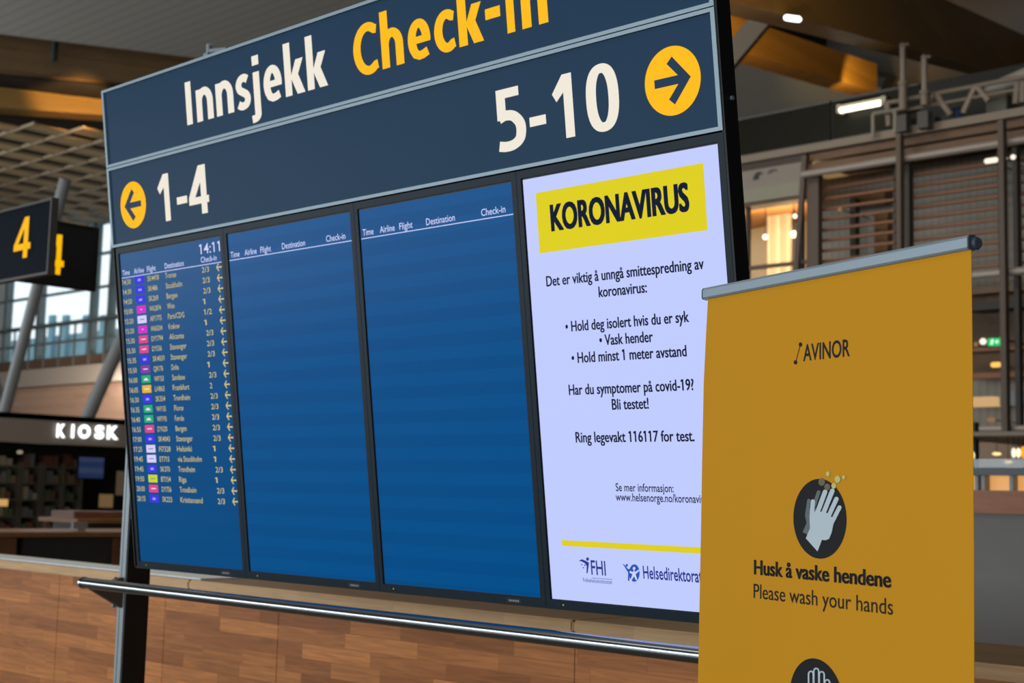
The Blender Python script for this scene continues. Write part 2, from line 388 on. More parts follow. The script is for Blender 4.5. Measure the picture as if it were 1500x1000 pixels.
# ================================================================== hall shell
floor_m = mat('dark_stone_floor', (.10, .085, .07), .35, noise=.2, nscale=1.5)
struct('floor', MB().box(-62, 16, -15, 31, -.2, 0), floor_m)
roof_m = mat('dark_roof_soffit', (.12, .12, .12), .8)
struct('ceiling', MB().box(-62, 16, -15, 31, 13.6, 13.8), roof_m)
shell_m = mat('dim_plaster', (.16, .14, .12), .8)
struct('wall_back', MB().box(-29.6, 16, 29, 29.3, 0, 13.6), shell_m)
struct('wall_side', MB().box(-29.9, -29.6, 22.4, 29.3, 0, 13.6), shell_m)
struct('wall_front', MB().box(-62, 16, -15.3, -15, 0, 13.6), shell_m)
struct('wall_right', MB().box(16, 16.3, -15, 31, 0, 13.6), shell_m)
struct('wall_left', MB().box(-62.3, -62, -15, 31, 0, 13.6), shell_m)

# ================================================================== check-in sign
GAP = .0445; SW, SH = .680, 1.2095
AL, AR = -.0445, 2.876
sign_c = S((AL+AR)/2, 1.24); sign_c.z = 0; sign_c.y = 3.15
sign = thing('check_in_sign', 'large dark blue overhead check-in sign on steel posts holding four tall screens', 'sign', sign_c)
f = MB()
f.sbox(AL, AR, -.657, 1.238, -.062, -.052)                    # back board
f.sbox(AR-.004, AR+.006, -.657, 1.238, -.062, -.001)          # side profiles
f.sbox(AL-.003, AL+.003, -.657, 1.238, -.062, -.004)
f.sbox(AL, AR, 1.232, 1.240, -.062, -.006)
build('frame', f, M['black'], sign)
for bb in (-.115, .62, 1.15):
    s = MB(); s.tube(S(AR+.006, bb, -.038), S(AR+.0085, bb, -.038)+Vector((.003, 0, 0)), .006, 12)
    build('screw', s, M['alu'], sign, label='small round screw head in the black side frame')
def header(b0, b1, name_label):
    p = MB(); p.sbox(AL+.004, AR-.004, b0+.003, b1-.003, -.05, -.004)
    o = build('header_panel', p, M['navy'], sign)
    t = .0105; r = MB()
    r.sbox(AL, AR, b0, b0+t, -.052, .003); r.sbox(AL, AR, b1-t, b1, -.052, .003)
    r.sbox(AL, AL+.014, b0+t, b1-t, -.052, .003); r.sbox(AR-.013, AR, b0+t, b1-t, -.052, .003)
    build('edge_profile', r, M['alu'], o, label='light grey aluminium edging')
    return o
top = header(-.657, -.3495, 'upper'); low = header(-.3465, -.0315, 'lower')
P0 = lambda a, b: S(a, b, -.003)
# --- upper line: each letter in its own box
mbw, mby = MB(), MB()
def zbox(zx, zy, k, xs, basez, midz):
    out = []
    for xa, xb in xs:
        pa = on(zx+xa*k, zy+(basez(xa)-midz)*k); pb = on(zx+xb*k, zy+(basez(xb)-midz)*k); out.append((pa[0], pb[0]))
    return out
base1 = lambda x: 890-(x-90)*.284
bx = zbox(260, 40, .16, [(74, 125), (167, 318), (346, 504), (530, 659), (692, 748), (783, 948), (977, 1155), (1179, 1362)], base1, 150)
BL, CH = -.428, .158
for ch, (a0, a1) in zip('Innsjekk', bx): sign_letter(mbw, ch, P0, a0, a1, BL, CH, .036, .0255)
build('lettering', mbw, M['letter'], top, label='cream word Innsjekk')
base2 = lambda x: 468-(x-283)*.289
bx = zbox(500, 0, .2133, [(80, 243), (270, 420), (452, 606), (633, 771), (798, 966), (985, 1087), (1128, 1181), (1230, 1408)], base2, 130)
for ch, (a0, a1) in zip('Check-in', bx):
    if ch == '-': poly(mby, P0, [(a0, BL-.36*CH), (a1, BL-.36*CH), (a1, BL-.56*CH), (a0, BL-.56*CH)])
    else: sign_letter(mby, ch, P0, a0, a1, BL, CH, .036, .0255)
build('lettering', mby, M['yellow_letter'], top, label='yellow word Check-in')
# --- lower line: numbers and arrows
nb = MB()
def one(mb, a0, a1, b0, b1):
    w = a1-a0; s = w*.44; h = b1-b0
    poly(mb, P0, [(a1-s, b1), (a1, b1), (a1, b0), (a1-s*1.05, b0), (a1-s, b0+h*.28)])
    poly(mb, P0, [(a1-s*1.05, b0), (a1-s, b0+h*.28), (a0+w*.2, b0+h*.41), (a0, b0+h*.275)])
def bxd(zx, zy, k, xa, xb, y):
    return on(zx+xa*k, zy+y*k)[0], on(zx+xb*k, zy+y*k)[0]
b1_, b0_ = -.0935, -.2725
a0, a1 = bxd(160, 230, .11, 640, 795, 560); one(nb, a0, a1, b0_, b1_)
a0, a1 = bxd(160, 230, .11, 890, 1028, 555); poly(nb, P0, [(a0, -.146), (a1, -.146), (a1, -.173), (a0, -.173)])
a0, a1 = bxd(160, 230, .11, 1055, 1322, 580); sign_letter(nb, '4', P0, a0, a1, b1_, b1_-b0_, .036, .026)
build('lettering', nb, M['letter'], low, label='cream check-in numbers 1-4'); nb = MB()
a0, a1 = bxd(700, 50, .24, 112, 278, 520); sign_letter(nb, '5', P0, a0, a1, b1_, b1_-b0_, .038, .027)
a0, a1 = bxd(700, 50, .24, 310, 411, 515); poly(nb, P0, [(a0, -.146), (a1, -.146), (a1, -.173), (a0, -.173)])
a0, a1 = bxd(700, 50, .24, 452, 577, 430); one(nb, a0, a1, b0_, b1_)
a0, a1 = bxd(700, 50, .24, 655, 857, 385); sign_letter(nb, '0', P0, a0, a1, b1_, b1_-b0_, .036, .0255)
build('lettering', nb, M['letter'], low, label='cream check-in numbers 5-10')
for ca, cb, sg in ((.1215, -.1828, -1), (2.7265, -.1850, 1)):
    d = MB(); disc(d, P0, ca, cb, .0905, .0905, 64)
    d2 = MB(); P1 = lambda a, b: S(a, b, -.002); q = .021
    d2_pts = [(-.040*sg, -.058), (.048*sg, 0), (-.040*sg, .058)]
    tip = .060*sg
    for sy in (-1, 1):
        poly(d2, P1, [(ca+tip, cb), (ca+tip-.030*sg, cb), (ca-.014*sg, cb+sy*.047), (ca+.004*sg, cb+sy*.063)])
    poly(d2, lambda a, b: S(a, b, -.0023), [(ca-.058*sg, cb-.0115), (ca+.03*sg, cb-.0115), (ca+.03*sg, cb+.0115), (ca-.058*sg, cb+.0115)])
    build('arrow_disc', d, M['yellow_letter'], low, label='yellow disc with a %s arrow' % ('right' if sg > 0 else 'left'))
    build('arrow', d2, M['navy'], low, label='dark blue arrow pointing %s' % ('right' if sg > 0 else 'left'))
# clamp on top of the header
c = MB(); p = S(.63, -.657, -.04)
c.box(p.x-.014, p.x+.014, p.y-.014, p.y+.014, p.z-.002, p.z+.02); c.tube(p+Vector((0, 0, .02)), p+Vector((0, 0, .048)), .010, 12)
c.tube(p+Vector((.01, 0, .028)), p+Vector((.085, .02, .024)), .009, 10); c.ball(p+Vector((0, 0, .048)), .012, 10)
build('top_clamp', c, M['alu_dark'], sign)
# posts
for x0, x1, y0, y1 in ((-5.020, -4.972, 3.05, 3.158), (-2.075, -2.027, 3.155, 3.263)):
    ph = 2.72 if x0 < -4 else 1.95
    p = MB(); p.box(x0, x1, y0, y1, 0, ph)
    o = build('post', p, M['post_side'], sign, bevel=.002)
    fr = MB(); fr.box(x0+.001, x0+.017, y0-.006, y0+.002, 0, ph); fr.box(x0+.021, x1-.001, y0-.006, y0+.002, 0, ph)
    build('front_profile', fr, M['alu_dark'], o)
    fp = MB(); fp.box(x0-.08, x1+.08, y0-.06, y1+.06, 0, .015)
    build('foot_plate', fp, M['alu_dark'], o)
    for z in ((1.5, 2.1, 2.5) if x0 < -4 else (1.5, 1.85)):
        j = MB()
        yb = S(0, (2.5044-z)/cos(TILT), -.062).y
        j.box(x0+.004, x1-.004 if x0 > -4 else AL+SO.x+.05, min(yb, y0)-.001, y0+.02, z-.03, z+.03)
        build('mounting_arm', j, M['black'], o)

# ------------------------------------------------------------------ handrail in front of the posts
RY, RZ, RR = 2.9, 1.2165, .0215
rail = thing('handrail', 'long polished steel tube handrail below the screens in front of the posts', 'handrail', (-3.5, RY, RZ-.15))
t = MB(); t.tube((-5.03, RY, RZ), (-1.95, RY, RZ), RR, 96)
build('tube', t, M['steel'], rail, smooth=False)
for x, sx in ((-5.03, -1), (-1.95, 1)):
    t = MB(); t.tube((x, RY, RZ), (x+sx*.012, RY, RZ), RR+.002, 24); t.tube((x+sx*.012, RY, RZ), (x+sx*.04, RY, RZ), RR*.8, 24, r2=.006)
    build('end_cap', t, M['steel'], rail)
brk_m = mat('brown_grey_bracket', (.09, .075, .06), .45, .3)
for x, yp in ((-5.012, 3.044), (-2.067, 3.149)):
    t = MB(); t.prism([(x, RY-.004, RZ-.018), (x, yp, RZ+.02), (x, yp, RZ-.10)], (.03, 0, 0))
    o = build('bracket', t, brk_m, rail)
    for z in (.012, -.092):
        b = MB(); b.tube((x-.004, yp-.018, RZ+z), (x+.002, yp-.018, RZ+z), .009, 10)
        build('bolt', b, M['alu'], o)

# ------------------------------------------------------------------ screens
def display(i, label, pm, group='tall portrait screens in the check-in sign'):
    A = i*(SW+GAP); h = GAP/2-.0008
    base = S(A+SW/2, SH+.0255, -.02)
    t = thing('display_screen', label, 'screen', base, (TILT, 0, 0), group)
    b = MB(); b.sbox(A-h+.002, A+SW+h-.002, -.0255, SH+.024, -.05, -.012); build('housing', b, M['black'], t)
    b = MB(); x0, x1 = A-h, A+SW+h; y0, y1 = -.027, SH+.0262
    e = .0045
    b.sbox(x0, A-e, y0, y1, -.012, .0); b.sbox(A+SW+e*.4, x1, y0, y1, -.012, .0)
    b.sbox(A-e, A+SW+e*.4, y0, -e, -.012, .0); b.sbox(A-e, A+SW+e*.4, SH+e*.4, y1, -.012, .0)
    bz = build('bezel', b, M['bezel'], t)
    for c_ in [(a_, a_+.0012, y0+.001, -e) for a_ in (A+.085, A+SW-.085)]+[(xa, xb, b_, b_+.0012) for b_ in (.05, SH-.09) for xa, xb in ((x0+.001, A-e), (A+SW+e*.4, x1-.001))]:
        b = MB(); b.sbox(*c_, -.001, .0004); build('bezel_joint', b, M['lip'], bz)
    b = MB(); b.sbox(A-e, A+SW+e*.4, -e, SH+e*.4, -.012, -.0048); build('panel_rim', b, M['lip'], t)
    b = MB(); b.sbox(A, A+SW, 0, SH, -.006, -.004); build('display_panel', b, pm, t)
    b = MB(); b.tube(S(A+.044, SH+.0145, -.001), S(A+.044, SH+.0145, .0008), .0025, 10); build('status_light', b, glow('led_green', (.25, .35, .08), 1), t)
    b = MB(); b.tube(S(A+.027, SH+.0145, -.001), S(A+.027, SH+.0145, .0008), .004, 12); build('sensor', b, M['lip'], t)
    b = MB(); b.sbox(A+SW-.135, A+SW-.075, SH+.0085, SH+.0225, 0, .0006)
    o = build('badge', b, M['lip'], t)
    bb = MB(); PP = lambda a, b_: S(a, b_, .001)
    for k in range(5): stroke(bb, PP, [(A+SW-.124+k*.0085, SH+.0155), (A+SW-.118+k*.0085, SH+.0155)], .0055)
    build('badge_mark', bb, M['alu_dark'], o)
    return t, A
def heading(t, A, line=True):
    P = lambda a, b: S(A+a, b, -.0035)
    b = MB()
    for w, x0, x1 in (('Time', .0105, .0635), ('Airline', .0945, .165), ('Flight', .187, .248), ('Destination', .310, .437), ('Check-in', .549, .648)):
        put_text(b, w, P, x0, x1, .0838, .0205, .006)
    poly(b, P, [(.002, .0945), (.680, .0945), (.680, .0918), (.002, .0918)])
    build('column_headings', b, M['lav'], t)
scr1, A1 = display(0, 'leftmost tall blue departure screen listing flights under the clock 14:11', M['blue1'])
heading(scr1, A1)
P = lambda a, b: S(A1+a, b, -.0035)
b = MB(); put_text(b, '14:11', P, .551, .673, .0525, .036, .004); build('clock', b, M['lav'], scr1, label='clock digits 14:11')
rows = [('14:30', 'SK4418', 'Tromsø', '2/3', 'blue'), ('14:30', 'SK486', 'Stockholm', '2/3', 'blue'), ('14:50', 'SK269', 'Bergen', '2/3', 'blue'),
        ('15:00', 'W62874', 'Wien', '1', 'mag'), ('15:20', 'AF1775', 'Paris/CDG', '1/2', 'white'), ('15:20', 'W65034', 'Krakow', '1', 'mag'),
        ('15:30', 'DY1794', 'Alicante', '2/3', 'pink'), ('15:30', 'DY536', 'Stavanger', '2/3', 'pink'), ('15:35', 'SK4031', 'Stavanger', '2/3', 'blue'),
        ('15:50', 'QR176', 'Doha', '1', 'pur'), ('16:00', 'WF153', 'Sandane', '2/3', 'green'), ('16:05', 'LH863', 'Frankfurt', '2', 'yel'),
        ('16:30', 'SK354', 'Trondheim', '2/3', 'blue'), ('16:35', 'WF135', 'Florø', '2/3', 'green'), ('16:40', 'WF193', 'Førde', '2/3', 'green'),
        ('16:55', 'DY620', 'Bergen', '2/3', 'pink'), ('17:00', 'SK4043', 'Stavanger', '2/3', 'blue'), ('17:25', 'FI7328', 'Helsinki', '1', 'white'),
        ('19:45', 'ET715', 'via Stockholm', '1', 'white'), ('19:45', 'SK370', 'Trondheim', '2/3', 'blue'), ('19:50', 'BT154', 'Riga', '1', 'lime'),
        ('20:00', 'DY756', 'Trondheim', '2/3', 'pink'), ('20:15', 'SK223', 'Kristiansand', '2/3', 'blue')]
CW = .0128
for i, (tm, fl, de, ci, cl) in enumerate(rows):
    bb = .1208+i*(.9727-.1208)/22
    r = MB()
    put_text(r, de, P, .3085, .3085+len(de)*CW*.95, bb, .0205, 0 if 'ø' in de else .003, 2)
    ro = build('flight_row', r, M['rowtext'], scr1, label='yellow flight row %s to %s' % (tm, de))
    x0 = .551
    for nm, tx, xa, xb in (('departure_time', tm, .008, .066), ('flight_number', fl, .1855, .1855+len(fl)*CW*1.03), ('desk_number', ci, x0, x0+(.045 if len(ci) > 1 else (.0075 if ci == '1' else .016)))):
        r = MB(); put_text(r, tx, P, xa, xb, bb, .0195, .003, 2); build(nm, r, M['rowtext'], ro)
    tb = MB(); tb.sbox(.0968+A1, .1595+A1, bb-.0262, bb+.0035, -.004, -.0034)
    P2 = lambda a, b: S(A1+a, b, -.0032)
    if cl == 'blue':
        put_text(tb, 'SAS', P2, .117, .140, bb-.0065, .0085, .01, 1, mi=1)
    elif cl == 'green':
        stroke(tb, P2, [(.112, bb-.008), (.145, bb-.008)], .004, 1); stroke(tb, P2, [(.117, bb-.013), (.138, bb-.013)], .004, 1)
    elif cl in ('pink', 'yel', 'pur', 'lime', 'white'):
        stroke(tb, P2, [(.113, bb-.0115), (.145, bb-.0115)], .0035, 1)
    else:
        stroke(tb, P2, [(.124, bb-.0115), (.134, bb-.0115)], .003, 1)
    build('airline_tile', tb, [M['t_'+cl], M['tmark_d'] if cl in ('white', 'lime') else M['tmark']], ro)
    ab = MB(); cy = bb-.0105
    stroke(ab, P, [(.644, cy), (.676, cy)], .005)
    stroke(ab, P, [(.657, cy-.0135), (.6435, cy+.001)], .005); stroke(ab, P, [(.657, cy+.0135), (.6435, cy-.001)], .005)
    build('row_arrow', ab, M['rowtext'], ro)
scr2, A2 = display(1, 'second tall screen from the left, empty blue with column headings only, beside the flight list', M['blue2'])
heading(scr2, A2)
scr3, A3 = display(2, 'third tall screen from the left, empty blue with headings, beside the white notice', M['blue2'])
heading(scr3, A3)
scr4, A4 = display(3, 'rightmost tall screen, white notice headed KORONAVIRUS on a yellow block', M['white'])
P = lambda a, b: S(a, b, -.0035); P2 = lambda a, b: S(a, b, -.0030)
b = MB(); poly(b, P, [on(783.4, 282.8), on(1028.9, 238.5), on(1035.4, 336.8), on(789.5, 371)])
yb = build('headline_block', b, M['notice_yellow'], scr4)
def line(mb, body, L, R, top=None, cap=None, off=.004, PP=P, vis=None, res=3):
    a0, b0 = on(*L); a1, b1 = on(*R)
    base = (b0+b1)/2
    if cap is None: cap = base-on(*top)[1]
    put_text(mb, body, PP, a0, a1, base, cap, off, res, vis)
b = MB()
for i_ in (-1, 0, 1):
    for j_ in (-1, 0, 1): line(b, 'KORONAVIRUS', (807.5, 337.5), (1008.4, 308), cap=.071, off=.012, PP=lambda a, b_: P2(a+i_*.0026, b_+j_*.0012), res=4)
build('headline', b, M['ink'], yb, label='dark bold word KORONAVIRUS')
cap = .0265
for body, L, R in (('Det er viktig å unngå smittespredning av', (799.6, 420.3), (1030, 392.6)), ('koronavirus:', (876.3, 435.8), (946.5, 427.5)),
                   ('• Hold deg isolert hvis du er syk', (827.7, 486.5), (1008.4, 470.7)), ('• Vask hender', (877.4, 505.8), (955.5, 500.6)),
                   ('• Hold minst 1 meter avstand', (836.7, 532), (1004.8, 521.5)), ('Har du symptomer på covid-19?', (832.6, 578.4), (1015.5, 571.2)),
                   ('Bli testet!', (895.7, 599.7), (949.3, 598.6)), ('Ring legevakt 116117 for test.', (842.5, 647.6), (1016.3, 646.5))):
    b = MB()
    for i_ in (-1, 1): line(b, body, L, R, cap=.029, off=.011, PP=lambda a, b_: P(a+i_*.0006, b_))
    build('text_line', b, M['ink'], scr4)
b = MB(); line(b, 'Se mer informasjon:', (901, 719.1), (985.8, 721), cap=.0215, off=.013); build('text_line', b, M['ink'], scr4)
b = MB(); line(b, 'www.helsenorge.no/koronavirus', (901, 733.4), (1023.5, 736.6), cap=.0215, off=.013, vis='www.helsenorge.no/koronav'); build('text_line', b, M['ink'], scr4)
b = MB(); a0, y0 = on(821.6, 790.9); a_, y1 = on(821.6, 799.3); poly(b, P, [(a0, y0), (A4+SW-.04, y0), (A4+SW-.04, y1), (a0, y1)])
build('stripe', b, M['notice_yellow'], scr4)
b = MB(); line(b, 'FHI', (865.3, 842.3), (886.6, 841.9), cap=.0395, off=.012)
line(b, 'Folkehelseinstituttet', (853.2, 852.6), (895.7, 855.2), cap=.0115, off=.0)
a0, y0 = on(866, 846.5); a1, y1 = on(896, 848.5); stroke(b, P, [(a0, y0), (a1, y0)], .0012)
Q = lambda x, y: P(*on(x, y))
disc(b, Q, 859.5, 818.8, 2.1, 2.6, 14)
poly(b, Q, [(846.5, 821.5), (851, 819), (857, 821.5), (861.5, 824), (861, 830), (859.5, 840), (857.8, 839), (858.3, 829), (855, 824.5), (850.5, 822.3)])
for x, y in ((851, 827), (853.5, 831.5), (855.5, 828)): disc(b, Q, x, y, .9, 1.1, 8)
build('logo', b, M['logo_navy'], scr4, label='dark blue letters FHI with a small figure')
b = MB(); disc(b, Q, 928, 839.3, 7.8, 12.8, 32)
poly(b, Q, [(911, 826), (913, 826.5), (919, 833.5), (922.5, 833), (921, 838), (921, 851), (918.5, 850), (919, 838.5)]); disc(b, Q, 917, 828, 1.7, 2.2, 12)
lo = build('logo_disc', b, M['logo_blue'], scr4, label='blue disc with two figures')
b = MB(); Q2 = lambda x, y: P2(*on(x, y))
poly(b, Q2, [(922, 836), (926.5, 838), (926.5, 836), (929, 836), (929, 838), (935, 834), (935.5, 836), (930, 841), (932.5, 849), (930.8, 850), (927.8, 844), (923.5, 851), (922, 850.5), (925.5, 841), (921, 838.5)])
disc(b, Q2, 927.8, 832.6, 1.9, 2.5, 12); build('logo_figure', b, M['t_white'], lo)
b = MB(); line(b, 'Helsedirektoratet', (941.4, 847.2), (1023, 852.8), cap=.0335, off=.016, vis='Helsedirektora'); build('text_line', b, M['logo_navy'], scr4)

# ================================================================== roll-up banner
d1 = ray(1032.3, 422.2); d2 = ray(1423.5, 343.8); t1 = d2.z/d1.z; L_ = (d1*t1-d2).length; s_ = .86/L_
B0 = CAM+d1*(s_*t1); B1 = CAM+d2*s_; BU = (B1-B0).normalized(); BN = BU.cross(Vector((0, 0, 1)))
BTOP = B0.z
def BP(x, z, d=0.0): return Vector((B0.x, B0.y, 0))+BU*x+Vector((0, 0, z))+BN*d
def bon(x, y):
    d = ray(x, y); t = (B0-CAM).dot(BN)/d.dot(BN); Pt = CAM+d*t-B0; return Pt.dot(BU), Pt.z+B0.z
ban = thing('roll_up_banner', 'tall yellow roll-up banner with hand-washing picture standing right of the screens', 'banner', BP(.43, 0), (0, 0, math.atan2(BU.y, BU.x)))
EDGE = [(2.09, .014, .858), (2.0, .006, .857), (1.883, -.003, .856), (1.7, -.008, .854), (1.52, -.012, .852), (1.167, -.021, .846), (.8, -.024, .842), (.4, -.022, .842), (.06, -.015, .845)]
def bend(x, z):                                    # the fabric is not quite flat: it bows a little at its edges
    u = (x-.42)/.43; k = max(0, min(1, (2.09-z)/.6))
    return -.006*k*u*u + .004*k*sin(z*5)*.3
b = MB(); nx = 12; vs = []; fs = []
for side in (0, -.0012):
    for z, l, r in EDGE:
        for i in range(nx+1): x = l+(r-l)*i/nx; vs.append(BP(x, z, bend(x, z)+side))
K = nx+1; R_ = len(EDGE); H_ = K*R_
for sd in (0, H_):
    for j in range(R_-1):
        for i in range(nx): fs.append((sd+j*K+i, sd+j*K+i+1, sd+(j+1)*K+i+1, sd+(j+1)*K+i))
for j in range(R_-1):
    for i in (0, nx): fs.append((j*K+i, (j+1)*K+i, H_+(j+1)*K+i, H_+j*K+i))
b.add(vs, fs); fab = build('fabric', b, M['banner'], ban, smooth=False)
b = MB(); prof = [(.006, 2.086), (.0085, 2.090), (.0085, 2.108), (.005, 2.1135), (-.008, 2.115), (-.012, 2.110), (-.012, 2.088), (-.006, 2.084)]
b.prism([BP(.0035, z, d) for d, z in prof], BU*.853); build('top_bar', b, M['bar'], ban)
for x, w in ((0, .0035), (.8565, .0035)):
    b = MB(); b.prism([BP(x, z, d*1.06) for d, z in prof], BU*w)
    c_ = build('end_cap', b, M['cap'], ban)
b = MB(); b.tube(BP(.8600, 2.099, -.012), BP(.8605, 2.099, -.012)+BU*.005, .013, 20, r2=.010); build('end_knob', b, M['cap'], ban)
b = MB(); b.prism([BP(0, z, d) for d, z in ((.05, 0), (.06, .02), (.045, .07), (.01, .085), (-.05, .075), (-.06, .02), (-.05, 0))], BU*.86); build('cassette', b, M['bar'], ban)
for x in (.15, .71):
    b = MB(); b.prism([BP(x-.02, 0, .15), BP(x+.02, 0, .15), BP(x+.02, 0, -.15), BP(x-.02, 0, -.15)], (0, 0, .012)); build('foot', b, M['alu_dark'], ban)
b = MB(); b.tube(BP(.43, .07, -.03), BP(.43, 2.1, -.03), .009, 12); build('support_pole', b, M['alu_dark'], ban)
Pb = lambda d: (lambda x, z: BP(x, z, bend(x, z)+d))
def bq(d): return lambda px, py: Pb(d)(*bon(px, py))
def btext(mb, body, x0, x1, base, cap, off):
    vs, fs, w = text2d(body, off, 4); k = (x1-x0)/w
    mb.add([Pb(.0008)(x0+x*k, base+y*cap) for x, y in vs], fs)
b = MB(); btext(b, 'AVINOR', .370, .520, 1.9085, .0355, .012)
l0, l1 = (1165.6, 530.5), (1172.8, 504.4); Q = bq(.0008)
disc(b, Q, *l0, 2.6, 3.2, 18); disc(b, Q, *l1, 2.6, 3.2, 18); stroke(b, Q, [l0, l1], .9)
build('wordmark', b, M['print'], fab, label='black lettering with two dots joined by a thin line')
b = MB()
for i_ in (-1, 0, 1): btext(b, 'Husk å vaske hendene', .201+i_*.0012, .638+i_*.0012, 1.4365, .0315, .012)
build('text_line', b, M['print'], fab)
b = MB(); btext(b, 'Please wash your hands', .199, .643, 1.3835, .0315, .000); build('text_line', b, M['print'], fab)
cx, cz = (bon(1163, 759)[0]+bon(1240.6, 759)[0])/2, 1.567
b = MB(); disc(b, Pb(.0006), cx, cz, .0855, .0845, 64); pic = build('picture_disc', b, M['print'], fab, label='black disc with two pale hands and bubbles')
k = .32
def zq(d):
    return lambda x, y: bq(d)(1100+x*k, 680+y*k)
b = MB(); Q = zq(.0010)
for x0, y0, x1, y1, w in ((268, 165, 258, 235, 15), (313, 127, 292, 190, 17)): capsule(b, Q, x0, y0, x1, y1, w)
poly(b, Q, [(251, 235), (270, 200), (300, 200), (300, 260), (265, 322), (240, 310), (258, 268)]); build('back_hand', b, M['hand2'], pic)
b = MB(); Q = zq(.0013)
for x0, y0, x1, y1, w in ((287, 170, 282, 240, 20), (343, 126, 310, 215, 21), (376, 121, 335, 225, 21), (395, 158, 358, 240, 20), (409, 197, 372, 270, 19)): capsule(b, Q, x0, y0, x1, y1, w)
poly(b, Q, [(272, 235), (300, 212), (352, 222), (378, 245), (381, 272), (374, 310), (362, 340), (346, 347), (329, 345), (309, 398), (255, 338), (274, 292)])
build('front_hand', b, M['hand'], pic)
b = MB(); Q = zq(.0010)
for x, y, r in ((327, 80, 15), (352, 103, 13)): disc(b, Q, x, y, r, r*1.2, 20)
build('bubble', b, M['bub2'], pic, label='two grey bubbles on the black disc')
b = MB(); Q = zq(.0016)
for x, y, r in ((356, 43, 9), (400, 68, 13), (428, 59, 7)): disc(b, Q, x, y, r, r*1.25, 20)
for x, y, r in ((383, 98, 11),): disc(b, Q, x, y, r, r*1.2, 20)
build('bubble', b, M['bub1'], pic, label='pale cream bubbles above the hands')
cz2 = bon(1194, 964)[1]-.0845
b = MB(); disc(b, Pb(.0006), cx-.012, cz2, .0855, .0845, 64); pic2 = build('picture_disc', b, M['print'], fab, label='lower black disc with an outlined hand, cut off by the frame')
b = MB(); Q = zq(.0010)
def outline(x0, x1, ytop, ybot, w=7):
    r = (x1-x0)/2; cxx = (x0+x1)/2; pts = [(x0, ybot)]+[(cxx-r*cos(pi*i/10), ytop+r*1.25-r*1.25*sin(pi*i/10)) for i in range(11)]+[(x1, ybot)]
    stroke(b, Q, pts, w)
outline(265, 287, 946, 1080); outline(289, 312, 933, 1060); outline(314, 337, 948, 1060); outline(339, 362, 985, 1080)
build('outlined_hand', b, M['hand'], pic2)

# ================================================================== timber counter wall under the sign
CY, CZT = 3.97, 1.15
cnt = thing('counter', 'long waist-high oak stave counter wall running behind the sign posts', 'counter', (-5, CY+.2, 0))
seams = [-11, -9.35, -7.15, aty(240, 930, CY).x, aty(407, 930, CY).x, aty(842, 960, CY).x, -1.9, .4]
for x0, x1 in zip(seams, seams[1:]):
    b = MB(); b.box(x0+.0015, x1-.0015, CY, CY+.05, .08, CZT-.04)
    build('front_panel', b, M['wood'], cnt, bevel=.001)
b = MB(); b.box(-11, .4, CY+.02, CY+.05, 0, .08); build('plinth', b, M['alu_dark'], cnt)
xs = aty(280, 845, 3.95).x
lseam = aty(842, 904, 3.95).x
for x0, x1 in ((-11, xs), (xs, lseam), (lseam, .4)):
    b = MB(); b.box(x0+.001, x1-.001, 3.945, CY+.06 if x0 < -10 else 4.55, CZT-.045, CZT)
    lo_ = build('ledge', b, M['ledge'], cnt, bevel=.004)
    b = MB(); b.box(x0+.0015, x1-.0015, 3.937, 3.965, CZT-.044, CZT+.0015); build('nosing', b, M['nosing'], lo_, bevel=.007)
b = MB(); b.box(-11, xs, CY+.035, 4.24, CZT-.02, CZT+.006); build('steel_cap', b, mat('satin_steel_cap', (.68, .74, .78), .5, .35), cnt, bevel=.002)
b = MB(); b.box(-11, .4, 4.5, 4.55, 0, CZT-.045); build('rear_panel', b, M['wood'], cnt)

# ================================================================== right: display counter behind
Y9 = 9.0
zt = lambda x, y, Y: aty(x, y, Y).z
dc = thing('bar_counter', 'grey fronted bar counter with an oak band and lit shelf behind the banner', 'counter', (-5, Y9+.5, 0))
XA, XB = -9.0, -2.0
b = MB(); b.box(XA, XB, Y9, Y9+.9, 0, zt(1460, 752, Y9)); build('grey_panel', b, mat('warm_grey_laminate', (.24, .23, .21), .55, noise=.06), dc)
wz0, wz1 = zt(1460, 752, Y9), zt(1460, 718, Y9)
b = MB(); b.box(XA, XB, Y9-.05, Y9+.9, wz0, wz1); build('oak_band', b, staves('red_oak_band', (.40, .125, .036), (.48, .165, .05), 1.4, .5, rough=.4, grain=.2), dc)
nz = zt(1460, 696, Y9); tz = zt(1460, 685, Y9)
b = MB(); b.box(XA, XB, Y9+.08, Y9+.4, wz1, nz); build('lit_shelf', b, mat('lit_oak_shelf', (.6, .36, .16), .5, emit=(.62, .29, .085), es=1.0), dc)
sx_ = [aty(1440, 705, Y9).x, aty(1481, 705, Y9).x]+[XA+.6*k for k in range(9)]+[XB-.04]
for x in sx_:
    b = MB(); b.box(x-.012, x+.012, Y9, Y9+.08, wz1, nz); build('shelf_divider', b, M['alu_dark'], dc)
b = MB(); b.box(XA, XB, Y9-.06, Y9+.9, nz, tz); build('counter_top', b, mat('slate_top', (.03, .045, .065), .35), dc, bevel=.006)
glassm = mat('blue_grey_glass', (.20, .27, .33), .1, spec=.8); glassm.node_tree.nodes['Principled BSDF'].inputs['Alpha'].default_value = .4
b = MB(); b.box(XA, XB, Y9+.15, Y9+.17, tz, tz+.065); build('glass_screen', b, glassm, dc)

# ================================================================== left background
gold_lit = staves('gold_lit_glulam', (.30, .155, .026), (.36, .19, .036), 2.4, .22, rough=.5, grain=.22)  # same timber as the brown beam, gold lamp light put into its colour
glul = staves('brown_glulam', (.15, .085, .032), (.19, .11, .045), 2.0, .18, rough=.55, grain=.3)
grey_steel = mat('grey_column_steel', (.22, .225, .23), .55, .1)
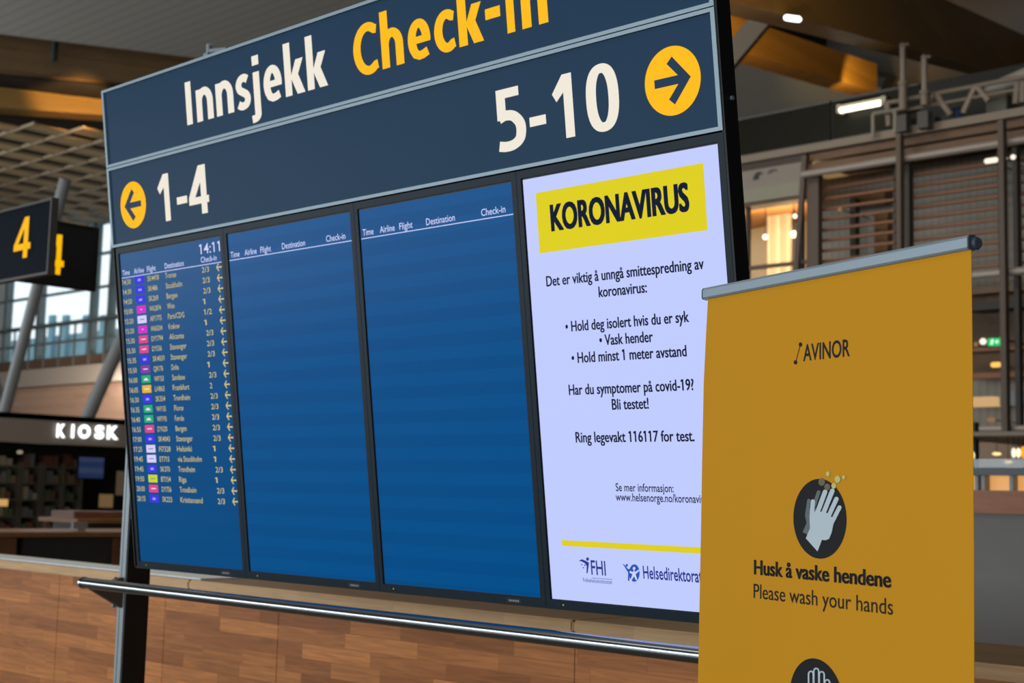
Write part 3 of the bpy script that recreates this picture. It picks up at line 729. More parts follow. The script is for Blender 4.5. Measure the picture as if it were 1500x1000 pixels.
# grey boarded ceiling and the timber beam at its edge
ZC = 10.5
cp_ = [atz(-60, 40, ZC), atz(300, 86, ZC)]
eb0, eb1 = atz(0, 50, ZC), atz(280, 84, ZC)
ed = (eb1-eb0).normalized()
b = MB(); q0 = eb0-ed*8; q1 = eb1+ed*7; nrm = Vector((ed.y, -ed.x, 0))*26
b.prism([q0, q1, q1+nrm, q0+nrm], (0, 0, .15))
struct('ceiling', b, slatted('grey_board_ceiling', (.40, .365, .32), (.345, .315, .275), 1, .26, .7))
def beam(name, p, q, w, h, m, label, group=None, roll=(0, 0, 1)):
    b = MB(); b.bar(p, q, w, h, roll); return single(name, b, m, label, 'beam', group)
h0 = (700-50)/FPX
p0, p1 = atd(-60, 44, 29.0), atd(420, 103, 31.5)
# upper, nearer glulam: its face spans the first 55 pixels under the ceiling edge
up_ = .78
beam('roof_beam', p0-Vector((0, 0, up_*.5)), p1-Vector((0, 0, up_*.5)), .5, up_, glul, 'brown glued timber beam under the edge of the grey boarded ceiling')
p2, p3 = atd(-60, 137, 30.2), atd(420, 172, 32.8)
beam('roof_beam', p2+Vector((0, 0, .18)), p3+Vector((0, 0, .18)), .6, 1.0, gold_lit, 'golden lit timber beam below the brown beam at upper left')
bp = atd(82, 75, 28.9)
b = MB(); b.box(bp.x-.06, bp.x+.06, bp.y-.08, bp.y+.02, bp.z-.22, bp.z+.24); b.bar(bp+Vector((.02, 0, .2)), bp+Vector((.35, .1, .28)), .05, .05)
single('beam_bracket', b, mat('dark_bracket_steel', (.05, .05, .05), .5, .3), 'dark steel bracket on the brown timber beam', 'bracket')
spot('beam_uplight', atd(130, 174, 28.6), atd(118, 150, 30.0), 420, (1, .62, .2), 50, .15)
# lattice ceiling beyond the beam: a grid of boards with every other field closed by a pale panel
ZL = 9.2
lat = thing('lattice_ceiling', 'pale wooden lattice ceiling with dark square openings at upper left', 'ceiling panel', (-33, 18, ZL))
lw = mat('pale_lattice_wood', (.44, .275, .11), .6, noise=.12, nscale=3)
lw2 = mat('pale_lattice_board', (.38, .28, .17), .6)
gx, gy = .56, .85
e0, e1 = atz(0, 173, ZL), atz(150, 186, ZL); ev = (e1-e0).normalized()
def beyond(x, y): return (x-e0.x)*ev.y-(y-e0.y)*ev.x < -.5
b1, b2, b3 = MB(), MB(), MB()
for ix in range(-3, 46):
    for iy in range(-2, 12):
        x, y = -23-gx*ix, 11.5+gy*iy
        if y > 20.6 or not beyond(x+gx/2, y+gy/2): continue
        b1.box(x-.03, x+.03, y, y+gy, ZL, ZL+.06); b2.box(x, x+gx, y-.03, y+.03, ZL-.01, ZL+.05)
        if (ix+iy) % 2 == 0: b3.box(x+.06, x+gx-.06, y+.06, y+gy-.06, ZL+.01, ZL+.05)
build('long_boards', b1, lw2, lat); build('cross_boards', b2, lw2, lat); build('closed_panels', b3, lw, lat)
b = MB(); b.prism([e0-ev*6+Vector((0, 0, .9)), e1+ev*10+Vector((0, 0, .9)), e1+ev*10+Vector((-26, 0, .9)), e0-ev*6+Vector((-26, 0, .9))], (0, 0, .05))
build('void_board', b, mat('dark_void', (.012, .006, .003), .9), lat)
# glazed wall far left
YW = 22.0
def wz(py, px=100): return aty(px, py, YW).z
def wx(px, py=430): return aty(px, py, YW).x
win = thing('window_1', 'tall bright glazed wall with grey mullions at far left', 'window', (-44, YW, 0), kind='structure')
mull = mat('grey_mullion', (.13, .18, .20), .5, .2)
zs0, zs1 = wz(524), wz(285)
glass = mat('window_glass', (1, 1, 1), .02); gp = glass.node_tree.nodes['Principled BSDF']; gp.inputs['Base Color'].default_value = (.3, .5, .6, 1); gp.inputs['Alpha'].default_value = .1
XWL, XWR = -61, -30
b = MB(); b.box(XWL, XWR, YW, YW+.02, zs0, zs1); build('pane', b, glass, win)
b = MB()
for px in (14, 62, 139, 165, 190, -20, -60): x = wx(px); b.box(x-.08, x+.08, YW-.12, YW+.12, zs0, zs1)
for py in (500, 472, 428, 381, 336): z = wz(py); b.box(XWL, XWR, YW-.05, YW+.05, z-.04, z+.04)
build('mullions', b, mull, win)
b = MB(); b.box(XWL, XWR, YW-.1, YW+.1, wz(336), zs1+.6); build('blind_band', b, mat('grey_blue_blind', (.12, .18, .21), .6, emit=(.04, .08, .10), es=.6), win)
# what stands outside: a low blue-grey building and fence posts
b = MB(); b.box(-120, -40, 60, 64, -2, aty(60, 494, 60).z)
for px in (62, 80, 100, 130, 155): x = aty(px, 470, 60).x; b.box(x-.35, x+.35, 59.6, 60, -2, aty(px, 462, 60).z)
single('outside_building', b, mat('teal_grey_facade', (.10, .20, .24), .7, noise=.2, nscale=.3), 'blue grey building seen through the far left windows', 'building')
# brown sill, pale band and timber cladding below the glazing
b = MB(); b.box(XWL, XWR+6, YW-.3, YW+.3, wz(541), wz(524)); struct('trim_1', b, mat('brown_sill', (.10, .065, .045), .6))
b = MB(); b.box(XWL, XWR+6, YW-.6, YW+.3, wz(566), wz(541)); struct('trim_2', b, mat('pale_fascia', (.26, .24, .215), .7))
b = MB(); b.box(XWL, XWR+6, YW-.2, YW+.3, 0, wz(566)); struct('wall_north', b, staves('pale_pine_cladding', (.30, .20, .145), (.38, .265, .20), 3.0, .14, rough=.6, grain=.15))
area('cladding_wash', aty(90, 555, YW-2.2), aty(90, 600, YW), 12, .4, 330, (1, .80, .64))
rl = MB()
for px in range(20, 190, 22):
    x = aty(px, 520, YW-.7).x; rl.tube((x, YW-.7, wz(541)), (x, YW-.7, wz(482)), .035, 8)
rl.bar((XWL+2, YW-.7, wz(482)), (XWR+2, YW-.7, wz(482)), .06, .06)
single('balcony_railing', rl, mat('dark_thin_rail', (.05, .06, .06), .5), 'thin dark balcony railing in front of the far left windows', 'railing')
# leaning steel columns
def column(a, b_, r, label):
    b = MB(); b.tube(a, b_, r, 20)
    return single('steel_column', b, grey_steel, label, 'column', smooth=False)
def cpt(px, py, D): return atd(px, py, D)
c0, c1 = cpt(-16, 690, 31), cpt(96, 262, 30); column(c0, c1, .125, 'leaning grey steel column crossing the windows behind the hanging signs')
c0, c1 = cpt(94, 690, 31), cpt(225, 390, 31); column(c0, c1, .15, 'leaning grey steel column rising beside the left edge of the flight screen')
c0, c1 = cpt(28, 690, 32), cpt(-30, 480, 32); column(c0, c1, .13, 'short leaning steel column at the left edge above the kiosk')
# hanging gate signs
sg_edge = mat('sign_edge_bronze', (.09, .08, .07), .5, .2)
def four(mb, PP, x0, x1, z0, z1):
    w = x1-x0; h = z1-z0; t = w*.26
    def pp(pts): mb.add([PP(*p) for p in pts], [tuple(range(len(pts)))])
    sx0, sx1 = x0+w*.58, x0+w*.84
    pp([(sx0, z0), (sx1, z0), (sx1, z1), (sx0, z1)])
    pp([(x0, z0+h*.2), (x1, z0+h*.2), (x1, z0+h*.36), (x0, z0+h*.36)])
    pp([(sx0, z1), (sx0+t*.3, z1), (sx0+t*.05, z0+h*.74), (x0+t*.95, z0+h*.34), (x0, z0+h*.34)])
Yg = 4.6
g0, g1 = aty(-70, 360, Yg), aty(72, 345, Yg)
gz0, gz1 = aty(72, 397, Yg).z, aty(72, 294, Yg).z
gs1 = thing('gate_sign', 'dark hanging sign with a yellow 4 nearest the left edge', 'sign', ((g0.x+g1.x)/2, Yg, gz0), group='hanging gate signs')
b = MB(); b.box(g0.x, g1.x, Yg, Yg+.04, gz0, gz1); build('panel', b, mat('dark_sign_face', (.004, .007, .014), .5, spec=.03), gs1)
b = MB(); t_ = .018
b.box(g0.x-t_, g1.x+t_, Yg-.006, Yg+.046, gz0-t_, gz0); b.box(g0.x-t_, g1.x+t_, Yg-.006, Yg+.046, gz1, gz1+t_)
b.box(g1.x, g1.x+t_, Yg-.006, Yg+.046, gz0, gz1); b.box(g0.x-t_, g0.x, Yg-.006, Yg+.046, gz0, gz1); build('frame', b, sg_edge, gs1)
b = MB(); fa, fb = aty(22, 345, Yg), aty(46, 345, Yg); four(b, lambda x, z: Vector((x, Yg-.004, z)), fa.x, fb.x, aty(34, 378, Yg).z, aty(34, 319, Yg).z); build('digit', b, M['yellow_letter'], gs1, label='yellow 4')
b = MB()
for x in (g0.x+.1,): b.tube((x, Yg+.02, gz1), (x, Yg+.02, ZC), .012, 8)
build('hanger', b, grey_steel, gs1)
Xg = -11.2
h0_, h1_ = atx(24, 370, Xg), atx(140, 380, Xg)
hz0, hz1 = atx(140, 424, Xg).z, atx(140, 336, Xg).z
gs2 = thing('gate_sign', 'dark hanging sign turned away with a half hidden yellow 4', 'sign', (Xg, (h0_.y+h1_.y)/2, hz0), group='hanging gate signs')
b = MB(); b.box(Xg-.04, Xg, h0_.y, h1_.y, hz0, hz1); build('panel', b, mat('black_sign_face', (.008, .009, .012), .4), gs2)
b = MB(); b.box(Xg-.046, Xg+.006, h0_.y-t_, h1_.y+t_, hz0-t_, hz0); b.box(Xg-.046, Xg+.006, h0_.y-t_, h1_.y+t_, hz1, hz1+t_)
b.box(Xg-.046, Xg+.006, h1_.y, h1_.y+t_, hz0, hz1); b.box(Xg-.046, Xg+.006, h0_.y-t_, h0_.y, hz0, hz1); build('frame', b, M['black'], gs2)
b = MB(); fa, fb = atx(66, 372, Xg), atx(94, 372, Xg); four(b, lambda y, z: Vector((Xg+.004, y, z)), fa.y, fb.y, atx(84, 402, Xg).z, atx(84, 343, Xg).z); build('digit', b, M['yellow_letter'], gs2, label='yellow 4')
b = MB()
zm = atx(30, 362, Xg).z; yy = atx(-75, 362, Xg).y; b.tube((Xg-.02, h0_.y, zm), (Xg-.02, yy, zm), .03, 8); b.tube((Xg-.02, yy, zm-.03), (Xg-.02, yy, ZC), .03, 8)
build('hanger', b, grey_steel, gs2)
# kiosk
XK = -22.7
def kp(px, py): return atx(px, py, XK)
ky0, ky1 = kp(-40, 630).y, kp(186, 630).y+6
fz1, fz0 = kp(100, 609).z, kp(100, 651).z
kio = thing('kiosk', 'dark kiosk shop with white lit KIOSK letters over its front at far left', 'shop', (XK-2, 13, 0))
kdark = mat('kiosk_charcoal', (.035, .030, .027), .6)
b = MB(); b.box(XK-.3, XK, ky0-4, ky1, fz0, fz1); build('fascia', b, mat('kiosk_fascia', (.17, .15, .135), .6), kio)
for ch, xa, xb in (('K', 80.5, 93.5), ('I', 102, 106), ('O', 112, 130), ('S', 136.5, 150), ('K', 154.5, 171)):
    b = MB(); ya, yb_ = kp(xa, 632).y, kp(xb, 632).y
    xm = (xa+xb)/2
    za, zb = kp(xm, 620.5+(xm-80)*.035).z, kp(xm, 640.5+(xm-80)*.035).z
    put_glyph(b, ch, lambda a, z: Vector((XK+.06, a, z)), ya, yb_, za, zb, .045)
    build('letter', b, glow('white_lit_letters', (.95, .98, 1), 2.2), kio, label='white lit letter %s' % ch)
b = MB(); b.box(XK-4.2, XK-4, ky0-4, ky1, 0, fz1); b.box(XK-4, XK, ky1, ky1+.15, 0, fz1); b.box(XK-4, XK, ky0-4.15, ky0-4, 0, fz1); build('shell', b, kdark, kio)
b = MB(); b.box(XK-4, XK, ky0-4, ky1, fz1-.1, fz1); build('shop_ceiling', b, kdark, kio)
point('kiosk_lamp', (XK-1.6, kp(120, 700).y, 1.9), 4, (1, .8, .6), .3)
shp = mat('shop_shelf', (.10, .085, .06), .6, noise=.3, nscale=3)
prod = [mat('packets_'+n, c, .6) for n, c in (('tan', (.16, .12, .07)), ('grey', (.12, .12, .12)), ('green', (.07, .10, .05)), ('red', (.13, .05, .035)), ('cream', (.26, .23, .17)))]
for k_, (pa, pb_) in enumerate(((-20, 28), (34, 60), (66, 92), (96, 120))):
    ya, yb_ = atx(pa, 700, XK-2.6).y, atx(pb_, 700, XK-2.6).y
    t = thing('shop_shelf', ('shelf unit of packets at the left end of the dark kiosk', 'second shelf unit from the left inside the kiosk', 'third shelf unit from the left inside the kiosk', 'shelf unit of packets under the blue kiosk screen')[k_], 'shelf', (XK-2.8, (ya+yb_)/2, 0), group='kiosk shelves')
    b = MB(); b.box(XK-3.1, XK-3.05, ya, yb_, 0, 2.0)
    for j in range(6): b.box(XK-3.05, XK-2.6, ya, yb_, .3+.32*j, .33+.32*j)
    b.box(XK-3.05, XK-2.6, ya-.03, ya, 0, 2.0); b.box(XK-3.05, XK-2.6, yb_, yb_+.03, 0, 2.0); build('rack', b, shp, t)
    b = MB()
    for j in range(6):
        y = ya+.03
        while y < yb_-.12:
            w = random.uniform(.08, .16); b.box(XK-2.95, XK-2.65, y, y+w*.9, .33+.32*j, .33+.32*j+random.uniform(.12, .25), random.randrange(5)); y += w
    o = build('packets', b, prod, t); o['kind'] = 'stuff'
def kbox(name, px0, px1, py0, py1, X, dep, m, label, cat):
    a, c = atx(px0, py1, X), atx(px1, py0, X)
    b = MB(); b.box(X-dep, X, a.y, c.y, a.z, c.z); return single(name, b, m, label, cat)
def menu(px0, px1, py0, py1, X):
    a, c = atx(px0, py1, X), atx(px1, py0, X)
    t = thing('menu_screen', 'blue lit menu screen hanging inside the dark kiosk', 'screen', (X, (a.y+c.y)/2, a.z))
    b = MB(); b.box(X-.06, X, a.y, c.y, a.z, c.z); build('housing', b, M['black'], t)
    m_ = screen_mat('menu_blue', lin(30, 42, 74), lin(44, 54, 80), 1, .11); m1 = (c.y-a.y)
    b = MB(); b.box(X, X+.006, a.y+.02, c.y-.02, a.z+.02, c.z-.02); build('display_panel', b, m_, t)
menu(113, 154, 669, 701, XK-1.6)
lamp_m = glow('warm_lit_sign', lin(205, 160, 95), 1)
kbox('lit_price_sign', -6, 12, 731, 741, XK-2.2, .08, lamp_m, 'small warm lit price sign low at the left end of the kiosk', 'sign')
kbox('lit_display', 152, 166, 724, 743, XK-2.5, .2, glow('dim_warm_display', lin(105, 82, 52), 1), 'small warm lit display case beside the kiosk counter', 'display case')
kbox('lit_poster', 171, 183, 690, 725, XK-2.2, .05, glow('pale_poster', lin(72, 60, 48), 1), 'pale lit poster at the right end of the kiosk', 'poster')
b = MB(); b.tube(atx(31, 662, XK-.5)-Vector((.1, 0, 0)), atx(31, 662, XK-.5), .03, 16)
single('kiosk_spotlight', b, glow('dim_spot', lin(150, 140, 120), 1), 'small round pale lamp under the kiosk fascia', 'lamp')
# service desk in front of the kiosk
XD = -11.5
dy0, dy1 = atx(-30, 790, XD).y, atx(176, 790, XD).y+1.2
dz = atx(90, 779, XD).z
dk = thing('service_desk', 'dark service desk with a brown wooden top in front of the kiosk', 'desk', (XD-.4, (dy0+dy1)/2, 0))
desk_top = staves('brown_desk_top', (.16, .07, .025), (.2, .09, .035), 1.4, .3, swap='yx', rough=.4, grain=.2)
b = MB(); b.box(XD-.9, XD+.03, dy0, dy1, dz-.045, dz); build('desk_top', b, desk_top, dk, bevel=.006)
yl = atx(168, 810, XD).y; ym = atx(37, 810, XD).y
b = MB(); b.box(XD-.85, XD-.05, ym, yl, 0, dz-.045); build('front_panel', b, mat('dark_desk_front', (.03, .028, .025), .5), dk)
b = MB(); b.box(XD-.85, XD, yl, dy1, 0, dz-.045); build('end_panel', b, staves('red_brown_desk', (.13, .045, .018), (.17, .06, .025), 1.2, .3, swap='yz', rough=.45), dk)
b = MB(); b.box(XD-.85, XD-.02, dy0, atx(25, 810, XD).y, 0, dz-.045); build('end_panel', b, desk_top, dk)
XE = -14.2
ey0, ey1 = atx(108, 760, XE).y, atx(176, 760, XE).y+1
b = MB(); ez = atx(140, 749, XE).z; b.box(XE-.5, XE, ey0, ey1, atx(140, 759, XE).z, ez)
td = thing('reception_counter', 'red brown wooden counter standing behind the service desk', 'counter', (XE-.3, (ey0+ey1)/2, 0))
build('counter_box', b, staves('red_wood', (.10, .035, .018), (.13, .05, .025), 1.2, .3, swap='yz'), td)
b = MB(); b.box(XE-.6, XE+.25, ey0-.1, ey1, atx(140, 765, XE).z, atx(140, 759, XE).z); build('counter_top', b, desk_top, td)
b = MB(); b.box(XE-.45, XE-.02, ey0, ey1, 0, atx(140, 765, XE).z); build('counter_base', b, kdark, td)
a_, c_ = atx(107, 777, XD-.3), atx(129, 764, XD-.3)
b = MB(); b.box(XD-.34, XD-.3, a_.y, c_.y, dz+.02, c_.z); b.box(XD-.36, XD-.28, (a_.y+c_.y)/2-.04, (a_.y+c_.y)/2+.04, dz, dz+.03)
single('small_monitor', b, mat('grey_plastic', (.16, .15, .15), .5), 'small grey monitor on the wooden top of the service desk', 'monitor')

# ================================================================== right background: roof
beamA, beamB = atd(1030, -82, 13.5), atd(1510, 93, 33)
def hbeam(name, pl, ql, h0, h1, w, m, label, group=None):
    """tapering-in-view timber beam given by its lower edge"""
    d = (Vector(ql)-Vector(pl)); sd = Vector((d.y, -d.x, 0)).normalized()*w
    b = MB(); pl, ql = Vector(pl), Vector(ql); Z = Vector((0, 0, 1))
    b.hexa([pl, pl-sd, ql-sd, ql, pl+Z*h0, pl-sd+Z*h0, ql-sd+Z*h1, ql+Z*h1])
    return single(name, b, m, label, 'beam', group)
hbeam('roof_beam', atd(980, -24, 13), atd(1530, 126, 32), 1.05, 1.0, .4, gold_lit, 'large brown timber roof beam across the upper right corner', 'roof beams at upper right')
hbeam('roof_beam', atd(1040, 62, 24), atd(1285, 135, 29), .62, .6, .5, gold_lit, 'golden lit timber roof beam below the large beam at upper right', 'roof beams at upper right')
# dark soffit between and beyond the beams
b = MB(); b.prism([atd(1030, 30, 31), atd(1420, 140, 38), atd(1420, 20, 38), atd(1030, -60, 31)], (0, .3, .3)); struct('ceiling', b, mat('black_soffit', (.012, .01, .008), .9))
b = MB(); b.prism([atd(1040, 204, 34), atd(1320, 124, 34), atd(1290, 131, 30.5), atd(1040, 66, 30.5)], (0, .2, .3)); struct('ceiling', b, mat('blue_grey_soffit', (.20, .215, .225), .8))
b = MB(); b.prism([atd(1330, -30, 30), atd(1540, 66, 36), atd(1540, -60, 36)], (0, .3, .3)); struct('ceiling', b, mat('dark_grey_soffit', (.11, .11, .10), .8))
b = MB(); b.bar(atd(1136, 5, 22), atd(1040, 120, 22), .30, .30); single('roof_strut', b, mat('grey_brown_strut', (.17, .15, .13), .6), 'grey leaning roof strut beside the top right of the blue sign', 'strut')
dl = atd(1161, 27, 15.6)
b = MB(); b.tube(dl+Vector((-.055, -.035, .012)), dl+Vector((.055, .035, -.012)), .034, 14); b.ball(dl+Vector((-.055, -.035, .012)), .034, 10); b.ball(dl+Vector((.055, .035, -.012)), .034, 10)
single('downlight', b, glow('white_downlight', (1, .96, .9), 3), 'small white lamp glowing under the large timber beam', 'lamp')
spot('beam_light', atd(1085, 130, 22), atd(1112, 62, 25), 700, (1, .6, .18), 60, .1)
spot('beam_light', atd(1268, 150, 26.8), atd(1260, 116, 28.4), 260, (1, .62, .18), 50, .05)
spot('beam_light', atd(1100, 120, 11.5), atd(1170, -40, 15.5), 260, (1, .66, .3), 62, .1)

# ------------------------------------------------------------------ gallery
YF = 18.0
def F(px, py, Y=YF): return aty(px, py, Y)
def hz(px, py, Y=YF): return aty(px, py, Y).z
post_m2 = mat('dark_mast_foot', (.07, .065, .06), .6)
brown_steel = mat('taupe_steel', (.22, .182, .145), .5, .2)
dim_wood = staves('facade_wood', (.125, .066, .034), (.16, .088, .045), 2, .2, rough=.5, grain=.25)
rust = mat('rust_wood_slat', (.23, .095, .042), .55)
XL, XR = -19.0, F(1500, 300).x+5
def hband(name, py0, py1, px, Y, dep, m, label, cat, x0=XL, x1=XR, structn=False):
    b = MB(); b.box(x0, x1, Y, Y+dep, hz(px, py1, Y), hz(px, py0, Y))
    if structn: return struct(name, b, m)
    return single(name, b, m, label, cat)
# deck and its edge beam
hband('gallery_deck', 193, 204, 1290, YF, 3.5, brown_steel, 'taupe gallery floor edge running along under the railings', 'floor edge')
# dark glass balustrades
bal = mat('smoked_glass', (.012, .012, .009), .35, spec=.12)
zb0, zb1 = hz(1290, 193)+.07, hz(1210, 143)
for k_, (x0, x1, lab) in enumerate(((XL, F(1203, 180).x-.02, 'dark smoked glass balustrade panel next to the sign'), (F(1203, 180).x+.02, F(1333, 150).x, 'dark smoked glass balustrade panel behind the lamp tube'))):
    t = thing('glass_balustrade', lab, 'balustrade', ((x0+x1)/2, YF+.3, zb0), group='gallery balustrades')
    b = MB(); b.box(x0, x1, YF+.3, YF+.33, zb0, zb1); build('glass', b, bal, t)
    b = MB(); b.box(x0, x1, YF+.27, YF+.36, zb1, zb1+.04); build('top_rail', b, mat('dim_rail', (.07, .07, .065), .6), t)
    b = MB(); b.box(x0, x1, YF+.25, YF+.38, zb0-.06, zb0+.02); build('base_rail', b, post_m2, t)
dark_w = mat('dark_gallery_wall', (.035, .033, .028), .7)
b = MB(); b.box(XL, XR, YF+3.5, YF+3.7, hz(1290, 204), hz(1210, 150, YF+3.5)); struct('wall_gallery', b, dark_w)
a_, c_ = F(1231, 161, YF+.15), F(1291, 151.5, YF+.15)
t = thing('lamp_tube', 'bright fluorescent tube lamp on the gallery in front of the dark glass', 'lamp', (a_+c_)/2)
b = MB(); zc = (a_.z+c_.z)/2; b.tube((a_.x, YF+.15, zc), (c_.x, YF+.15, zc), .038, 12); build('tube', b, glow('tube_light', (1, .92, .72), 4), t)
b = MB(); b.box(a_.x-.05, c_.x+.08, YF+.17, YF+.26, zc+.05, zc+.09); b.box(a_.x-.05, a_.x, YF+.12, YF+.26, zc-.04, zc+.09); b.box(c_.x, c_.x+.08, YF+.12, YF+.26, zc-.04, zc+.09); build('fitting', b, mat('cream_fitting', (.5, .47, .35), .5), t)
# truss railing
b = MB(); x0, x1 = F(1296, 150).x, XR
zr1, zr2 = hz(1400, 131.5), hz(1400, 147.5); zdk = hz(1290, 193)+.01
tr = thing('truss_railing', 'pale steel lattice railing along the gallery edge at upper right', 'railing', ((x0+x1)/2, YF, zdk))
for nm, z, r in (('top_rail', zr1, .035), ('middle_rail', zr2, .025)):
    b = MB(); b.tube((x0, YF, z), (x1, YF, z), r, 10); build(nm, b, brown_steel, tr)
for pa, pb_ in (((1372, 138), (1393, 178)), ((1428, 128), (1411, 176)), ((1431, 126), (1449, 148)), ((1366, 140), (1361, 150)), ((1490, 122), (1488, 165)), ((1300, 150), (1302, 190)), ((1499, 120), (1498, 163)), ((1530, 120), (1512, 163)), ((1532, 120), (1552, 160))):
    b = MB(); A_, B_ = F(*pa), F(*pb_); A_.z = min(A_.z, zr1); B_.z = max(B_.z, zdk+.05); b.tube(A_, B_, .045, 8); build('strut', b, brown_steel, tr)
x0b, x1b = F(1284, 170).x, F(1325, 160).x
b = MB(); zq_ = hz(1305, 165); b.tube((x0b, YF-.1, zq_), (x1b, YF-.1, zq_), .025, 8)
for px in (1284, 1316): x = F(px, 170).x; b.tube((x, YF-.1, zdk-.1), (x, YF-.1, zq_), .03, 8)
single('ladder_rail', b, mat('pale_rail', (.24, .22, .18), .5, .2), 'short pale hand rail below the lamp tube end', 'railing')
for px, pt, pm, pb_, lab in ((1330, 70, 126, 165, 'thick pale steel mast left of its neighbour on the gallery'), (1361.5, 88, 140, 158, 'thinner pale steel mast just right of the thick mast')):
    x = F(px, 120).x
    t = thing('steel_mast', lab, 'mast', (x, YF-.15, hz(px, pb_)), group='gallery masts')
    b = MB(); b.tube((x, YF-.15, hz(px, pm)), (x, YF-.15, hz(px, pt)), .042, 12); build('upper_tube', b, mat('pale_mast', (.27, .235, .2), .5, .3), t)
    b = MB(); b.tube((x, YF-.15, hz(px, pb_)), (x, YF-.15, hz(px, pm)), .058, 12); b.tube((x, YF-.15, hz(px, pm+2)), (x, YF-.15, hz(px, pm-3)), .075, 12); build('lower_tube', b, brown_steel, t)
    b = MB(); b.box(x-.08, x+.08, YF-.22, YF-.08, zdk-.12, zdk+.12); build('foot', b, post_m2, t)
    b = MB(); b.tube((x, YF-.15, hz(px, pt)), (x+.1, YF-.15, hz(px, pt)), .02, 8); b.ball((x, YF-.15, hz(px, pt)), .05, 10); build('top_fitting', b, brown_steel, t)
A_ = F(1403, 165, YF+.2)
b = MB(); b.ball((A_.x, YF+.2, A_.z-.02), .075, 12, 1.35); b.ball((A_.x-.05, YF+.2, A_.z+.02), .055, 10, 1.2); b.ball((A_.x+.045, YF+.22, A_.z-.06), .05, 10, 1.3)
single('blue_bag', b, mat('blue_fabric', (.012, .03, .10), .7), 'small dark blue bundle behind the gallery railing', 'bag')
b = MB(); a_, c_ = F(1444, 160, YF+.4), F(1474, 136, YF+.4); b.box(a_.x, c_.x, YF+.4, YF+.8, zdk, c_.z)
single('gallery_cabinet', b, mat('sage_cabinet', (.12, .125, .10), .6), 'pale sage cabinet behind the railing at upper right', 'cabinet', bevel=.01)
b = MB(); b.tube(F(1452, 131, YF+.9), F(1535, 95, YF+.9), .10, 14); b.ball(F(1452, 131, YF+.9), .10, 12)
single('pale_duct', b, mat('pale_duct', (.34, .32, .29), .5), 'pale round duct above the gallery railing at the right edge', 'duct')
b = MB()
for px, w in ((1340, .10), (1368, .10)): x = F(px, 168).x; b.box(x-w, x+w, YF+.42, YF+.7, zdk, zdk+.2)
b.box(F(1335, 168).x, F(1375, 168).x, YF+.45, YF+.65, zdk, zdk+.1)
single('equipment_box', b, mat('grey_equipment', (.06, .06, .065), .6), 'low grey equipment box at the feet of the two masts', 'box')

# ------------------------------------------------------------------ slatted facade below the gallery
back = mat('dim_curtain', (.14, .125, .105), .8)
curt = slatted('ribbed_glazing', (.30, .275, .235), (.25, .225, .19), 0, .12, .6)
ym = YF+.75
xq0 = F(1180, 300).x
hband('wall_facade', 244, 730, 1330, YF+1.2, .1, curt, '', '', x0=F(1186, 300, YF+1.2).x, structn=True)
b = MB(); b.box(F(1281, 300, YF+1.05).x, F(1300, 300, YF+1.05).x, YF+1.05, YF+1.2, hz(1290, 350), hz(1290, 285)); single('wood_pelmet', b, staves('amber_pelmet', (.16, .075, .02), (.2, .1, .03), 1, .3), 'amber wooden panel behind the slats left of the tall post', 'panel')
b = MB(); b.box(F(1245, 300, YF+.95).x, F(1296, 300, YF+.95).x, YF+.95, YF+1.2, hz(1270, 279), hz(1270, 256)); single('wood_pelmet', b, staves('amber_pelmet2', (.17, .08, .02), (.21, .105, .03), 1, .3), 'amber wooden panel high behind the slats near the pale café opening', 'panel')
hband('timber_soffit', 208, 219, 1290, YF+.1, 1.2, dim_wood, 'brown timber band directly under the gallery floor edge', 'beam', x0=xq0)
hband('timber_fascia', 222, 236, 1300, YF+.02, .16, dim_wood, 'brown timber fascia above the long steel tube', 'beam', x0=xq0)
def ltube(name, px, py, r, Y, m, lab, x0, x1, cat='tube'):
    z = hz(px, py, Y); b = MB(); b.tube((x0, Y, z), (x1, Y, z), r, 14)
    return single(name, b, m, lab, cat, 'long steel tubes on the facade')
tube_m = mat('pale_tube', (.34, .30, .27), .4, .2)
ltube('facade_tube', 1300, 236, .055, YF-.165, tube_m, 'long pale steel tube along the top of the slatted facade', xq0+.05, XR)
ltube('facade_tube', 1460, 400, .055, YF-.165, tube_m, 'long pale steel tube at the foot of the upper slatted screen', xq0, XR)
ltube('facade_tube', 1460, 628, .045, YF-.18, tube_m, 'lowest pale steel tube above the lit café counter', F(1400, 600).x, XR)
post_m = mat('brown_facade_post', (.10, .072, .054), .6); post2 = mat('dark_facade_post', (.045, .036, .03), .6)
zp0 = 0
for px, w, Y, m_, top_, lab in ((1190, .10, YF-.02, post_m, 256, 'broad brown post at the left end of the slatted facade'), (1316, .035, YF-.35, post_m, 195, 'slim brown post in front of the slats, second from the left'),
                          (1329, .03, YF+.075, post2, 240, 'dark slim post just right of the second brown post'), (1467, .038, YF-.35, post_m, 175, 'slim brown post near the right edge crossing the exit sign height'),
                          (1487, .032, YF+.075, post2, 215, 'dark slim post at the far right edge'), (1249, .05, YF+.8, post2, 290, 'short dark post behind the left slats')):
    x = F(px, 330, Y).x; b = MB(); b.box(x-w, x+w, Y, Y+.12, zp0, hz(px, top_, Y))
    single('facade_post', b, m_, lab, 'post', 'posts of the slatted facade')
